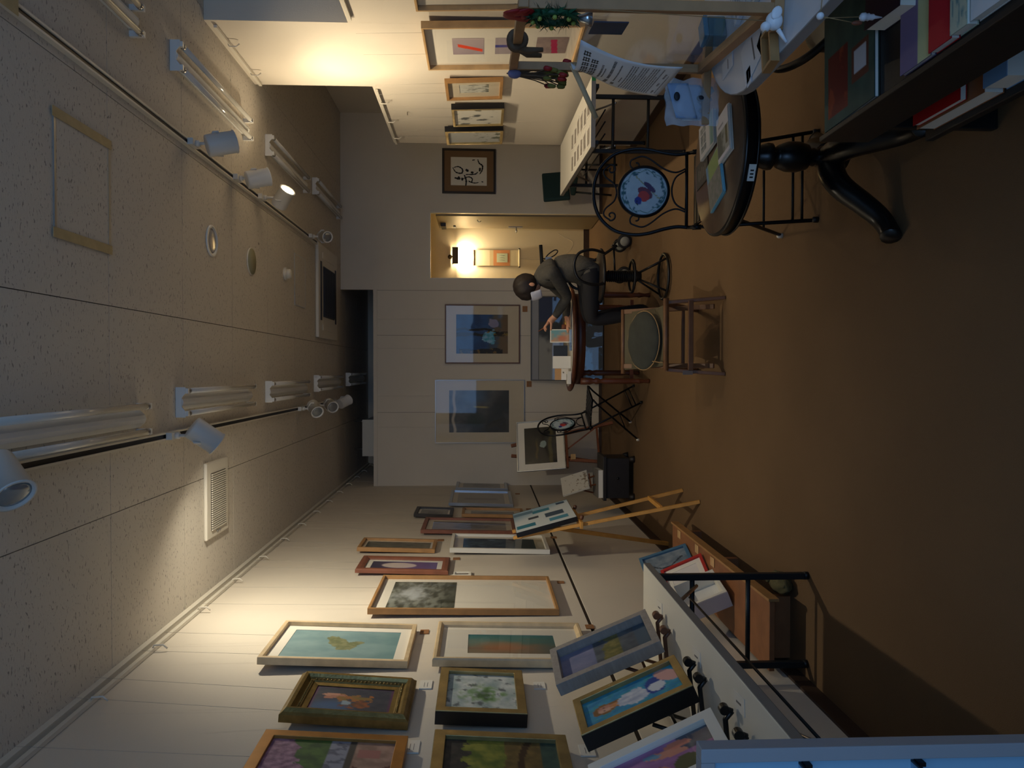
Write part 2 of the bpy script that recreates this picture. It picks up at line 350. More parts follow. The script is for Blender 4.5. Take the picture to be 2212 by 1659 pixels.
mat('spot_body', (206, 204, 198), 0.45); mat('lens_glass', (150, 156, 160), 0.1, metal=0.6)
LIT = emis('lit_lamp_lens', (1.0, 0.78, 0.48), 26)
def spot(label, X, Y, dirv, drop=0.16, size=1.0, lit=None):
    d = Vector(dirv).normalized(); t = thing('track_spotlight', label, 'spotlight', (X, Y, CEIL-0.026), group='track spotlights')
    B().bb(-0.018, 0.018, -0.05, 0.05, -0.03, 0).lathe([(0.018, -0.05), (0.018, -0.03)], 16).build('track_adapter', 'spot_body', t)
    B().tube([(0, 0, -0.04), (0, 0, -drop+0.03)], 0.009, 10).build('stem', 'spot_body', t)
    c = Vector((0, 0, -drop)); r = 0.062*size; L = 0.158*size; u = d.cross(Vector((0, 0, 1))).normalized()
    B().tube([c+u*(r+0.006)+d*0.0, c+u*(r+0.006)+Vector((0, 0, 0.03)), c+Vector((0, 0, r*0.7+0.03)), c-u*(r+0.006)+Vector((0, 0, 0.03)), c-u*(r+0.006)], 0.007, 6).build('yoke', 'spot_body', t)
    h = B().lathe([(r*0.72, -L*0.52), (r*0.96, -L*0.5), (r, -L*0.46), (r, L*0.47), (r*1.06, L*0.475), (r*1.06, L*0.5), (r*0.9, L*0.5), (r*0.82, L*0.44), (r*0.5, L*0.40)], 28, c, d).build('lamp_head', 'spot_body', t)
    B().lathe([(r*0.84, L*0.446), (r*0.7, L*0.47), (r*0.35, L*0.492), (0.002, L*0.5)], 24, c, d).build('lens', LIT if lit else 'lens_glass', h)
    if lit:
        for en, sz, bl in lit[1:]:      # the lamp's beam and its spill
            ld = bpy.data.lights.new('spot_lamp', 'SPOT'); ld.color = lit[0]; ld.energy = en; ld.spot_size = math.radians(sz); ld.spot_blend = bl; ld.shadow_soft_size = 0.03
            lo = bpy.data.objects.new('spot_lamp', ld); COL.objects.link(lo); lo.parent = t; lo.location = c+d*(L*0.53); lo.rotation_euler = d.to_track_quat('-Z', 'Y').to_euler()
    return t
XTL, XTR = -0.345, 1.285; WARM = (1.0, 0.82, 0.56)
spot('track spotlight nearest the camera on the left track, glass lens toward the viewer', XTL, 2.40, (-0.62, -0.40, -0.70), 0.135, 1.0)
spot('lit white track spotlight aimed at the left wall beside the ceiling vent', XTL, 3.98, (-0.68, 0.38, -0.80), 0.18, 1.0, lit=((1.0, 0.90, 0.70), (58, 174, 0.75)))
spot('first of three clustered spotlights at the far end of the left track', XTL, 6.76, (-0.45, -0.75, -0.5), 0.14, 0.9)
spot('middle of three clustered spotlights on the left track, lens facing out', XTL, 7.41, (-0.25, -0.8, -0.5), 0.15, 0.9)
spot('last of three clustered spotlights on the left track, nearest the back wall', XTL, 8.2, (0.3, 0.7, -0.5), 0.14, 0.9)
spot('downward spotlight on the right track, nearest of the four', XTR, 4.29, (0.30, 0.42, -0.85), 0.17, 1.0, lit=(WARM, (37, 140, 1.0)))  # its light is assumed, added to brighten the floor and right wall
spot('second downward spotlight on the right track, beside the glowing one', XTR, 5.05, (0.30, 0.45, -0.9), 0.15, 0.95, lit=(WARM, (37, 140, 1.0)))  # also lit by assumption, an added source for floor and right wall
spot('glowing spotlight on the right track shining onto the white pier', XTR, 5.60, (0.80, -0.50, -0.66), 0.17, 0.95, lit=(WARM, (28, 160, 1.0), (18, 60, 1.0)))
spot('small unlit spotlight at the far end of the right track', XTR, 7.2, (-0.2, -0.75, -0.6), 0.14, 0.85)

# access hatches, round fittings, air conditioner, vent
mat('alu', (190, 190, 186), 0.35, metal=0.8)
def hatch(label, x0, x1, y0, y1, tape):
    t = thing('ceiling_hatch', label, 'hatch', ((x0+x1)/2, (y0+y1)/2, CEIL), group='ceiling access hatches'); a, b_ = (x1-x0)/2, (y1-y0)/2
    for sx in (-1, 1): B().bb(sx*a-0.006, sx*a+0.006, -b_, b_, -0.006, 0).build('edge_strip', 'alu', t)
    for sy in (-1, 1): B().bb(-a, a, sy*b_-0.006, sy*b_+0.006, -0.006, 0).build('edge_strip', 'alu', t)
    B().bb(-a+0.006, a-0.006, -b_+0.006, b_-0.006, -0.004, 0).build('hatch_panel', 'rockwool_board', t)
    if tape:
        for sx in (-1, 1): B().bb(sx*a-0.02, sx*a+0.02, -b_-0.02, b_+0.02, -0.0085, -0.0062).build('tape_strip', 'masking_tape', t)
hatch('large square ceiling hatch with beige tape along two edges', 0.54, 1.01, 2.98, 3.40, True)
hatch('small plain ceiling hatch in front of the air conditioner', 0.59, 1.045, 6.71, 7.1, False)
t = thing('downlight', 'round recessed downlight with white trim ring and glass cover', 'downlight', (0.80, 4.67, CEIL))
B().lathe([(0.085, 0), (0.098, -0.002), (0.098, -0.008), (0.082, -0.012), (0.080, -0.004)], 32).build('trim_ring', 'white_enamel', t)
B().lathe([(0.081, -0.003), (0.06, -0.007), (0.003, -0.008)], 32).build('cover_glass', mat('downlight_glass', (150, 152, 160), 0.15, spec=0.7), t)
t = thing('ceiling_speaker', 'round flat greenish-beige ceiling speaker disc', 'speaker', (0.79, 5.46, CEIL))
B().lathe([(0.10, 0), (0.10, -0.006), (0.096, -0.008)], 32).build('rim', 'offwhite_plastic', t); B().lathe([(0.095, -0.004), (0.094, -0.010), (0.002, -0.011)], 32).build('speaker_grille', mat('speaker_cloth', (150, 146, 118), 0.9, bump=0.3, bscale=400), t)
t = thing('smoke_detector', 'small white domed smoke detector on the ceiling', 'smoke detector', (0.82, 6.38, CEIL))
B().lathe([(0.055, 0), (0.055, -0.016), (0.05, -0.02)], 24).build('base', 'offwhite_plastic', t); B().lathe([(0.042, -0.02), (0.042, -0.045), (0.034, -0.055), (0.003, -0.058)], 24).build('sensor_dome', 'offwhite_plastic', t)
t = thing('air_conditioner', 'square white ceiling cassette air conditioner with dark grille', 'air conditioner', (0.815, 8.02, CEIL))
B().bb(-0.48, 0.48, -0.48, 0.48, -0.035, 0).build('panel', 'offwhite_plastic', t, 0.01)
g = B().bb(-0.26, 0.26, -0.27, 0.27, -0.045, -0.035).build('intake_recess', 'black_plastic', t)
for k in range(18): B().bb(-0.25, 0.25, -0.255+k*0.03-0.005, -0.255+k*0.03+0.005, -0.051, -0.045).build('grille_bar', 'black_plastic', g)
for sy in (-1, 1): B().bb(-0.3, 0.3, sy*0.37-0.03, sy*0.37+0.03, -0.040, -0.035).build('air_outlet', 'black_plastic', t)
for sx in (-1, 1): B().bb(sx*0.37-0.03, sx*0.37+0.03, -0.3, 0.3, -0.040, -0.035).build('air_outlet', 'offwhite_plastic', t)
t = thing('ceiling_vent', 'cream louvred ceiling vent beside the left wall', 'vent', (-0.795, 4.70, CEIL))
B().bb(-0.235, 0.235, -0.19, 0.19, -0.022, 0).build('vent_frame', 'offwhite_plastic', t, 0.008)
g = B().bb(-0.185, 0.165, -0.125, 0.125, -0.026, -0.022).build('vent_recess', mat('vent_dark', (70, 62, 48), 0.8), t)
for k in range(26): B().bb(-0.18+k*0.0135-0.0035, -0.18+k*0.0135+0.0035, -0.125, 0.125, -0.033, -0.024).build('slat', 'offwhite_plastic', g)
for k in (-1, 1): B().lathe([(0.008, -0.028), (0.008, -0.022)], 10, (-0.205, k*0.02, 0)).build('screw', 'steel', t)
# ------------------------------------------------------------------ pictures
mat('mat_white', (232, 226, 212), 0.85); mat('mat_beige', (206, 194, 170), 0.85); mat('backing_board', (120, 100, 78), 0.9)
wood('oak_light', (196, 160, 112)); wood('oak_honey', (166, 124, 76)); wood('walnut', (104, 66, 44)); wood('cherry', (128, 78, 58)); wood('pine_pale', (214, 190, 150))
mat('gold_leaf', (164, 144, 96), 0.38, metal=0.65, bump=0.25, bscale=70, var=0.2, vscale=14); mat('old_gold', (142, 120, 70), 0.35, metal=0.7, bump=0.3, bscale=90, var=0.25, vscale=20)
mat('orange_gold', (172, 122, 60), 0.4, metal=0.5, var=0.15, vscale=14); mat('black_lacquer', (12, 12, 14), 0.35); mat('silver_frame', (176, 182, 190), 0.28, metal=0.8)
mat('white_frame', (226, 222, 210), 0.5); mat('grey_wood', (150, 142, 134), 0.6, var=0.12, vscale=12, stretch=(6, 6, 1)); mat('dark_frame', (46, 40, 36), 0.4)
mat('wire', (170, 165, 155), 0.5)
def frame_ring(prof, w_, h_):
    mb = B(); rings = []
    for d, z in prof: rings.append([(-w_/2+d, d, z), (w_/2-d, d, z), (w_/2-d, h_-d, z), (-w_/2+d, h_-d, z)])
    n = len(rings); vs = [v for r in rings for v in r]; fs = []
    for i in range(n):
        j = (i+1) % n
        for k in range(4): fs.append((i*4+k, i*4+(k+1) % 4, j*4+(k+1) % 4, j*4+k))
    return mb.add(vs, fs)
def pic(label, O, ex, up, w_, h_, fw, fd, fm, art, border=(0, 0, 0, 0), mm='mat_white', glass=True, style='flat', group=None, wire=0, inner=None, arts=None, name='framed_picture', side=None, cat='picture', recess=None):
    t = thing(name, label, cat, M=frame_matrix(O, ex, up), group=group)
    if style == 'flat': prof = [(0, 0), (0, fd), (fw, fd), (fw, 0)]
    elif style == 'bevel': prof = [(0, 0), (0, fd*0.8), (fw*0.15, fd), (fw*0.6, fd), (fw, fd*0.7), (fw, 0)]
    elif style == 'ornate': prof = [(0, 0), (0, fd*0.6), (fw*0.12, fd*0.75), (fw*0.25, fd), (fw*0.4, fd*0.96), (fw*0.48, fd*0.72), (fw*0.55, fd*0.6), (fw*0.72, fd*0.62), (fw*0.78, fd*0.5), (fw, fd*0.42), (fw, 0)]
    elif style == 'deep': prof = [(0, 0), (0, fd), (fw, fd), (fw, fd*0.2), (fw*0.98, 0)]
    fr = frame_ring(prof, w_, h_).build('frame', fm, t, 0.0015 if style != 'ornate' else 0)
    if side:
        frame_ring([(-0.001, 0), (-0.001, fd*0.93), (0.001, fd*0.93), (0.001, 0)], w_, h_).build('frame_side', side, fr)
    if style == 'ornate':
        mb = B(); r = 0.005; dd = fw*0.64
        per = []
        nx = int(w_/0.02); ny = int(h_/0.02)
        for k in range(nx): per += [(-w_/2+dd+(w_-2*dd)*k/nx, dd), (-w_/2+dd+(w_-2*dd)*k/nx, h_-dd)]
        for k in range(ny): per += [(-w_/2+dd, dd+(h_-2*dd)*k/ny), (w_/2-dd, dd+(h_-2*dd)*k/ny)]
        for x, y in per: mb.ell((x, y, fd*0.63), (r, r, r), n=6, m=4)
        b_ = mb.build('beading', fm, fr); b_['kind'] = 'stuff'
    zb = fd*recess if recess else (fd*0.74 if style == 'deep' else fd*0.35)
    iw, ih = w_-2*fw, h_-2*fw
    B().bb(-w_/2+fw*0.5, w_/2-fw*0.5, fw*0.5, h_-fw*0.5, 0.001, 0.004).build('backing', 'backing_board', t)
    l, r_, b_, tp = border
    if max(border) > 0:
        if arts is None:
            mb = B()
            mb.bb(-w_/2+fw, -w_/2+fw+l, fw, h_-fw, zb-0.001, zb+0.0015).bb(w_/2-fw-r_, w_/2-fw, fw, h_-fw, zb-0.001, zb+0.0015)
            mb.bb(-w_/2+fw+l, w_/2-fw-r_, fw, fw+b_, zb-0.001, zb+0.0015).bb(-w_/2+fw+l, w_/2-fw-r_, h_-fw-tp, h_-fw, zb-0.001, zb+0.0015)
            mb.build('mat_board', mm, t)
        else: B().bb(-w_/2+fw, w_/2-fw, fw, h_-fw, zb-0.002, zb-0.001).build('mat_board', mm, t)
    if arts:
        for (u0, u1, v0, v1, fn) in arts:
            grid_art('artwork', (u1-u0)*iw, (v1-v0)*ih, fn, t, zb, -iw/2+(u0+u1)/2*iw, fw+v0*ih)
    elif art: grid_art('artwork', iw-l-r_, ih-b_-tp, art, t, zb-0.0005, (l-r_)/2, fw+b_)
    if glass: B().add([(-iw/2, fw, zb+0.006), (iw/2, fw, zb+0.006), (iw/2, h_-fw, zb+0.006), (-iw/2, h_-fw, zb+0.006)], [(0, 1, 2, 3)]).build('glass', GLASS, t)
    if wire:
        for sx in (-0.25, 0.25): B().tube([(sx*w_, h_-0.03, 0.0), (sx*w_*0.98, h_+(wire-O[2]-h_), -0.001)], 0.0007, 4).build('hanging_wire', 'wire', t)
    return t
def left_pic(label, NB, FT, fw, fd, fm, art=None, lean=0.0, wire=0, **k):
    a = onX(*NB, XL+fd+0.004); b_ = onX(*FT, XL+fd+0.004+lean); w_, h_ = b_.y-a.y, b_.z-a.z
    return pic(label, (XL+0.004, (a.y+b_.y)/2, a.z), (0, 1, 0), (lean, 0, h_), w_, math.hypot(h_, lean), fw, fd, fm, art, wire=3.05 if wire else 0, group='pictures on the left wall', **k)
def right_pic(label, NB, FT, fw, fd, fm, art=None, lean=0.0, wire=0, **k):
    a = onX(*NB, XP-fd-0.004); b_ = onX(*FT, XP-fd-0.004-lean); w_, h_ = b_.y-a.y, b_.z-a.z
    return pic(label, (XP-0.004, (a.y+b_.y)/2, a.z), (0, -1, 0), (-lean, 0, h_), w_, math.hypot(h_, lean), fw, fd, fm, art, wire=2.22 if wire else 0, group='pictures on the right panels', **k)
def back_pic(label, BL, TR, fw, fd, fm, art=None, lean=0.0, wire=0, **k):
    a = onY(*BL, YB-fd-0.004); b_ = onY(*TR, YB-fd-0.004); w_, h_ = b_.x-a.x, b_.z-a.z
    return pic(label, ((a.x+b_.x)/2, YB-0.004, a.z), (1, 0, 0), (0, -lean, h_), w_, h_, fw, fd, fm, art, wire=2.68 if wire else 0, **k)

# ---- artworks (u to the right, v up, colours as sRGB)
def a_leaf(u, v):
    c = mixc((112, 144, 148), (132, 160, 162), 0.5+FB(u, v, 3, 1)); c = mixc(c, (96, 140, 140), sst(0.3, 0, v)*0.3)
    d = min(inell(u, v, 0.56, 0.55, 0.24, 0.085, 0.25), inell(u, v, 0.42, 0.46, 0.16, 0.085, -0.5), inell(u, v, 0.55, 0.38, 0.06, 0.06, 0.2))
    d += FB(u, v, 9, 2)*0.35
    if d < 1: c = mixc((104, 112, 76), (132, 134, 96), 0.5+FB(u, v, 14, 3)*1.3)
    return c
def a_teal(u, v):
    c = mixc((126, 112, 92), (62, 122, 120), sst(0.25, 0.95, u+0.2*FB(u, v, 4, 4)))
    c = mixc(c, (178, 112, 72), 0.8*sst(0.42, 0.05, math.hypot((u-0.35)*1.0, (v-0.62)*0.9+0.1*FB(u, v, 6, 5))))
    c = mixc(c, (150, 170, 150), 0.35*sst(0.4, 0.0, math.hypot(u-0.6, (v-0.9)*0.7)))
    return mixc(c, (70, 100, 100), 0.4*sst(0.25, 0.05, v))
def a_ornate(u, v):
    c = mixc((34, 40, 62), (58, 62, 76), 0.5+FB(u, v, 5, 6)); c = mixc(c, (48, 96, 150), 0.8*sst(0.45, 0.1, math.hypot(u-0.15, v-0.75)))
    if inell(u, v, 0.6, 0.72, 0.07, 0.16, 0.5) < 1: c = (176, 118, 96)
    if inell(u, v, 0.68, 0.78, 0.05, 0.12, 0.2) < 1: c = (200, 146, 120)
    if inell(u, v, 0.55, 0.5, 0.12, 0.18) < 1+FB(u, v, 8, 7): c = mixc((120, 104, 48), (168, 96, 40), 0.5+N(u, v, 9, 8))
    if inell(u, v, 0.3, 0.42, 0.13, 0.16, 0.4) < 1+FB(u, v, 9, 9): c = mixc((150, 76, 34), (86, 52, 34), 0.5+N(u, v, 12, 1))
    if 0.32 < v < 0.62 and u < 0.45 and u > 0.28 and inell(u, v, 0.34, 0.6, 0.1, 0.1) < 1: c = (140, 160, 176)
    e = min(u, 1-u, v, 1-v)
    return mixc((96, 40, 84), c, sst(0.0, 0.05, e))
def a_moss(u, v):
    c = mixc((150, 170, 172), (212, 218, 216), 0.55+0.9*FB(u, v, 4, 2)); c = mixc(c, (104, 112, 116), sst(0.25, 0.6, FB(u, v, 8, 3)))
    d = math.hypot((u-0.45)*0.9, (v-0.48)*0.7)+0.12*FB(u, v, 7, 4)
    c = mixc(c, (92, 138, 66), 0.85*sst(0.28, 0.06, d)*sst(-0.25, 0.25, N(u, v, 12, 6)+0.12))
    return mixc(c, (48, 66, 50), sst(0.14, 0.02, d)*0.5)
def a_garden(u, v):
    c = mixc((50, 84, 44), (82, 120, 56), 0.5+FB(u, v, 8, 1))
    if v > 0.68+0.12*FB(u, v, 4, 2)-0.25*(0.5-u): c = mixc((128, 90, 116), (188, 146, 168), 0.5+0.9*FB(u, v, 18, 3))
    if 0.34 < v < 0.52 and u > 0.45: c = mixc((148, 152, 168), (104, 108, 124), sst(0, 0.3, FB(u, v, 12, 4)))
    if 0.30 < v < 0.37: c = (66, 62, 60)
    if v < 0.31: c = mixc((150, 118, 104), (182, 148, 130), 0.5+FB(u, v, 10, 5))
    if v < 0.3 and abs(u-0.55+0.1*math.sin(9*v)) < 0.05: c = (104, 62, 54)
    if v < 0.28 and abs(u-0.78) < 0.08 and v > 0.1: c = (170, 112, 104)
    if 0.2 < v < 0.46 and abs(u-0.3) < 0.035+0.1*(v-0.2): c = (92, 60, 44)
    return c
def a_green(u, v):
    c = mixc((86, 104, 40), (150, 150, 62), 0.5+FB(u, v, 7, 1))
    if v > 0.80+0.06*FB(u, v, 9, 2): c = mixc((40, 42, 44), (66, 62, 58), 0.5+FB(u, v, 14, 3))
    if v < 0.48+0.1*FB(u, v, 6, 5): c = mixc((96, 80, 44), (128, 104, 56), 0.5+FB(u, v, 10, 4))
    if v < 0.14: c = mixc((40, 70, 66), (58, 88, 78), 0.5+FB(u, v, 10, 6))
    if abs(v-0.33+0.5*(u-0.6)**2) < 0.03+0.02*N(u, v, 9, 7) and u > 0.2: c = (62, 42, 26)
    if abs(u-0.45-0.15*N(v, 0.2, 3, 8)) < 0.05 and v > 0.45 and v < 0.8: c = (176, 160, 130)
    return c
def a_lake(u, v):
    c = mixc((60, 62, 50), (128, 132, 122), sst(-0.5, 0.5, FB(u*1.2, v*2.2+u*0.5, 5, 3)))
    c = mixc(c, (196, 202, 206), 0.85*sst(0.42, 0.02, math.hypot((u-0.52)*0.8, v-0.68)+0.16*FB(u, v, 5, 4)))
    return mixc(c, (48, 52, 38), 0.5*sst(0.35, 0.0, v))
def a_moon(u, v):
    c = mixc((104, 74, 134), (46, 38, 72), sst(0.3, 1.0, v)); d = inell(u, v, 0.5, 0.58, 0.36, 0.27)
    return mixc(c, mixc((214, 196, 206), (222, 206, 190), v), sst(1.06, 0.9, d))
def a_park(u, v): return mixc((62, 62, 48), (110, 106, 86), 0.5+0.9*FB(u, v, 6, 5)) if v > 0.3+0.1*N(u, v, 4, 1) else mixc((80, 74, 56), (120, 112, 90), 0.5+FB(u, v, 9, 2))
def a_rainy(u, v):
    c = mixc((44, 62, 84), (78, 96, 110), 0.5+FB(u, v, 4, 6)); c = mixc(c, (130, 150, 176), 0.7*sst(0.15, 0.6, FB(u*2.5, v, 7, 7)))
    return mixc(c, (70, 82, 84), sst(0.4, 0.2, v))
def a_town(u, v):
    c = mixc((150, 136, 126), (122, 110, 104), 0.5+FB(u, v, 4, 1)); d = math.hypot((u-0.5)*1.1, (v-0.5)*1.2)+0.2*FB(u, v, 5, 3)
    return mixc(c, mixc((60, 60, 76), (110, 106, 128), 0.5+FB(u, v, 12, 5)), sst(0.42, 0.2, d))
def a_grey(u, v): return mixc((120, 116, 108), (70, 72, 70), sst(0.36, 0.15, math.hypot(u-0.5, v-0.5)+0.2*FB(u, v, 6, 2)))
def a_pale(u, v): return mixc((150, 144, 134), (116, 104, 100), sst(0.1, 0.06, abs(u-0.45))*sst(0.4, 0.3, abs(v-0.5)))
def a_blueabs(u, v):
    c = mixc((26, 62, 112), (40, 84, 138), 0.5+FB(u, v, 4, 1)); c = mixc(c, (112, 92, 66), sst(0.42, 0.1, v+0.15*FB(u, v, 5, 2)))
    if abs(u-0.5-0.06*N(v, 0, 4, 2)) < 0.05+0.05*N(v, 1, 5, 3): c = mixc((30, 26, 20), (132, 108, 36), sst(0.2, 0.4, FB(u, v*0.5, 9, 3)+0.3*(0.6-v)))
    if abs(u-0.62-0.04*N(v, 0, 6, 5)) < 0.03 and v > 0.3: c = (20, 20, 26)
    if u < 0.12+0.05*N(v, 2, 5, 1) and 0.1 < v < 0.95: c = mixc((30, 30, 34), (120, 92, 40), sst(0.2, 0.5, FB(u, v, 10, 4)))
    if math.hypot((u-0.42)*0.8, (v-0.36)*1.1) < 0.13+0.06*FB(u, v, 8, 5): c = mixc((60, 150, 180), (150, 190, 220), 0.5+FB(u, v, 12, 6))
    if math.hypot(u-0.78, v-0.28) < 0.1+0.05*FB(u, v, 6, 8): c = (140, 138, 170)
    return c
def a_greymist(u, v):
    c = mixc((66, 70, 74), (104, 104, 104), 0.5+FB(u, v, 3, 2)); c = mixc(c, (84, 110, 140), 0.8*sst(0.0, 0.2, u-0.62)*sst(0.25, 0.5, v)*sst(0.85, 0.6, v))
    c = mixc(c, (196, 184, 166), 0.9*sst(0.035, 0.01, abs(v-0.92-0.03*N(u, 0, 4, 1)))); c = mixc(c, (186, 170, 110), 0.8*sst(0.03, 0.01, abs(u-0.58-0.05*v))*sst(0.3, 0.4, v)*sst(0.62, 0.55, v))
    c = mixc(c, (50, 66, 62), 0.6*sst(0.22, 0.08, math.hypot(u-0.3, v-0.55)))
    return mixc(c, (52, 54, 54), 0.7*sst(0.4, 0.15, v+0.4*(u-0.7)))
def a_boat(u, v):
    c = mixc((14, 16, 16), (34, 34, 26), 0.5+FB(u, v*2, 5, 1)); c = mixc(c, (86, 78, 40), 0.9*sst(0.09, 0.03, abs(v-0.17-0.08*N(u, 0, 4, 3))))
    c = mixc(c, (92, 78, 40), 0.9*sst(0.05, 0.02, abs(v-0.62-0.05*N(u, 0, 5, 2)))*sst(0.75, 0.5, u)*sst(0.05, 0.2, u))
    if inell(u, v, 0.52, 0.42, 0.1, 0.11, 0.7) < 1+0.4*N(u, v, 8, 1): c = (150, 168, 160)
    return c
def a_black(u, v): return mixc((36, 36, 36), (86, 84, 80), sst(0.3, 0.6, FB(u*3, v, 6, 2)+0.2))
def a_poster(u, v):
    c = mixc((110, 112, 112), (58, 62, 66), 0.5+FB(u, v, 3, 4))
    if v > 0.9: c = (150, 152, 158)
    if 0.55 < v < 0.9: c = mixc((150, 150, 146), (50, 54, 60), sst(0.35, 0.6, u+0.2*FB(u, v, 5, 1)))
    if u > 0.7 and v > 0.55 and v < 0.9: c = (30, 44, 80)
    if v < 0.3: c = mixc((60, 70, 84), (84, 130, 190), sst(0.1, 0.35, FB(u, v, 6, 7)))  # bright blue patches: reflection in the glass, painted into the poster colours
    return c
def a_blocks(u, v):
    c = mixc((206, 214, 216), (150, 178, 194), sst(0.6, 0.95, u+0.4*(v-0.5)))
    for (u0, u1, v0, v1, cc) in ((0.12, 0.27, 0.10, 0.42, (70, 140, 166)), (0.36, 0.56, 0.14, 0.46, (58, 78, 98)), (0.12, 0.28, 0.66, 0.98, (46, 120, 142)), (0.46, 0.56, 0.58, 0.76, (70, 74, 80)), (0.70, 0.85, 0.36, 0.66, (60, 128, 150)), (0.86, 0.97, 0.06, 0.22, (58, 82, 104)), (0.78, 0.92, 0.64, 0.99, (96, 126, 146))):
        if u0 < u < u1 and v0 < v < v1: c = cc
    return c
def a_girl(u, v):
    c = mixc((36, 130, 176), (70, 170, 200), 0.5+0.9*FB(u, v, 6, 2)); c = mixc(c, (60, 150, 120), 0.4*sst(0.1, 0.5, FB(u, v, 10, 4)))
    if inell(u, v, 0.50, 0.80, 0.17, 0.115) < 1+0.2*N(u, v, 8, 1): c = (142, 96, 48)
    if abs(u-0.5) < 0.13 and 0.52 < v < 0.8 and N(u, v, 10, 3) > -0.3: c = (150, 104, 56)
    if inell(u, v, 0.5, 0.785, 0.115, 0.085) < 1: c = mixc((226, 176, 148), (206, 140, 116), sst(0.03, 0.1, abs(u-0.44)))
    for ex_ in (0.455, 0.545):
        if inell(u, v, ex_, 0.80, 0.022, 0.008) < 1: c = (70, 48, 40)
    if inell(u, v, 0.5, 0.738, 0.03, 0.008) < 1: c = (188, 72, 66)
    if inell(u, v, 0.5, 0.66, 0.06, 0.08) < 1: c = (214, 142, 84)
    if inell(u, v, 0.5, 0.48, 0.26, 0.16) < 1+0.25*FB(u, v, 6, 5): c = mixc((226, 226, 228), (176, 184, 200), 0.5+FB(u, v, 9, 6))
    if inell(u, v, 0.55, 0.24, 0.3, 0.1) < 1+0.3*N(u, v, 6, 8): c = (40, 70, 150)
    if inell(u, v, 0.5, 0.22, 0.16, 0.09) < 1+0.2*N(u, v, 7, 9): c = (222, 224, 226)
    if inell(u, v, 0.72, 0.08, 0.28, 0.1, 0.3) < 1: c = (226, 170, 158)
    return c
def a_pink(u, v):
    c = mixc((156, 96, 148), (180, 124, 170), 0.5+FB(u, v, 4, 2))
    if u > 0.6 and v < 0.3: c = mixc((70, 76, 92), (96, 100, 112), 0.5+FB(u, v, 6, 3))
    if inell(u, v, 0.3, 0.6, 0.22, 0.17, 0.2) < 1: c = (150, 92, 58)
    if inell(u, v, 0.32, 0.55, 0.15, 0.12, 0.2) < 1: c = (222, 148, 120)
    if inell(u, v, 0.72, 0.42, 0.09, 0.22, -0.5) < 1: c = (226, 150, 122)
    if inell(u, v, 0.84, 0.3, 0.09, 0.13, -0.5) < 1: c = (230, 140, 112)
    if inell(u, v, 0.8, 0.55, 0.1, 0.05, 0.8) < 1: c = (120, 160, 180)
    if inell(u, v, 0.3, 0.28, 0.22, 0.12) < 1: c = (96, 96, 60)
    return c
def a_ref(u, v):
    c = mixc((108, 116, 150), (140, 140, 168), 0.5+FB(u, v, 3, 2))
    if v < 0.62: c = mixc((70, 78, 88), (104, 112, 116), 0.5+FB(u, v, 5, 3))
    if 0.32 < v < 0.5+0.1*FB(u, v, 6, 2): c = mixc((96, 96, 48), (140, 128, 70), 0.5+FB(u, v, 12, 3))
    if v < 0.14: c = (70, 92, 110)
    return c
def a_ink(u, v):
    c = (214, 212, 202); d = FB(u*1.4, v, 4, 6)
    return mixc(c, (96, 100, 100), sst(0.15, 0.5, d)*sst(0.48, 0.3, abs(v-0.55)))
def a_ink2(u, v): return mixc((202, 206, 204), (110, 120, 110), sst(0.1, 0.45, FB(u, v*1.5, 5, 9))*sst(0.6, 0.2, v))
def a_shore(u, v): return mixc((206, 206, 196), (90, 92, 84), sst(0.05, 0.4, FB(u*3, v*0.7, 4, 3)+0.5*(0.4-v)))
def a_red(u, v):
    c = mixc((168, 152, 160), (190, 174, 176), u); s = v-0.2-0.62*(1-u)
    t_ = (1-u); x = u-(0.16+0.7*(1-v)); x = (u-0.15)-0.62*(v)
    d = abs((u-0.22)-0.42*v)
    return (236, 74, 34) if d < 0.09 and 0.05 < v < 0.82 else c
def a_bluebar(u, v):
    c = (172, 160, 166)
    return mixc((70, 72, 150), (180, 110, 120), sst(0.2, 0.7, 1-v)) if abs(u-0.5) < 0.08 else c
def a_magenta(u, v): return (186, 26, 88) if abs(v-0.42-0.12*(u-0.5)) < 0.1 and 0.02 < u < 0.85 else mixc((168, 148, 142), (146, 128, 128), 0.5+FB(u, v, 3, 3))
def a_wave(u, v):
    c = mixc((96, 112, 128), (134, 146, 156), 0.5+FB(u, v, 4, 1)); d = abs(u-0.45-0.16*math.sin(7*v+1)-0.05*N(u, v, 5, 1))
    return (40, 48, 60) if d < 0.03 and 0.1 < v < 0.9 else c

# ---- left wall
left_pic('pale wood framed picture of a green leaf on turquoise, upper row', (880, 1428), (617, 1339), 0.02, 0.035, 'pine_pale', a_leaf, 0.03, 0.4, border=(0.055,)*4, glass=False)
left_pic('ornate gold framed dark painting with orange figures, under the leaf picture', (880, 1549), (653, 1444), 0.085, 0.05, 'old_gold', a_ornate, 0.04, 0.4, style='ornate', glass=False)
left_pic('orange-gold framed garden painting with pink blossoms at the photo edge', (850, 1740), (573, 1574), 0.04, 0.045, 'orange_gold', a_garden, 0.035, 0.4, style='deep', glass=False)
left_pic('cream framed picture of a teal and orange haze, lower row', (1281, 1425), (947, 1340), 0.03, 0.04, 'pine_pale', a_teal, 0.02, 0, border=(0.10, 0.10, 0.12, 0.13), mm='mat_white', style='bevel')
left_pic('gold faced black sided painting of white foam with green moss', (1138, 1541), (952, 1440), 0.036, 0.055, 'gold_leaf', a_moss, 0.02, 0, style='deep', glass=False, side='black_lacquer')
left_pic('gold framed olive green landscape painting at the photo edge', (1259, 1760), (938, 1574), 0.04, 0.055, 'gold_leaf', a_green, 0.03, 0, style='deep', glass=False, side='black_lacquer')
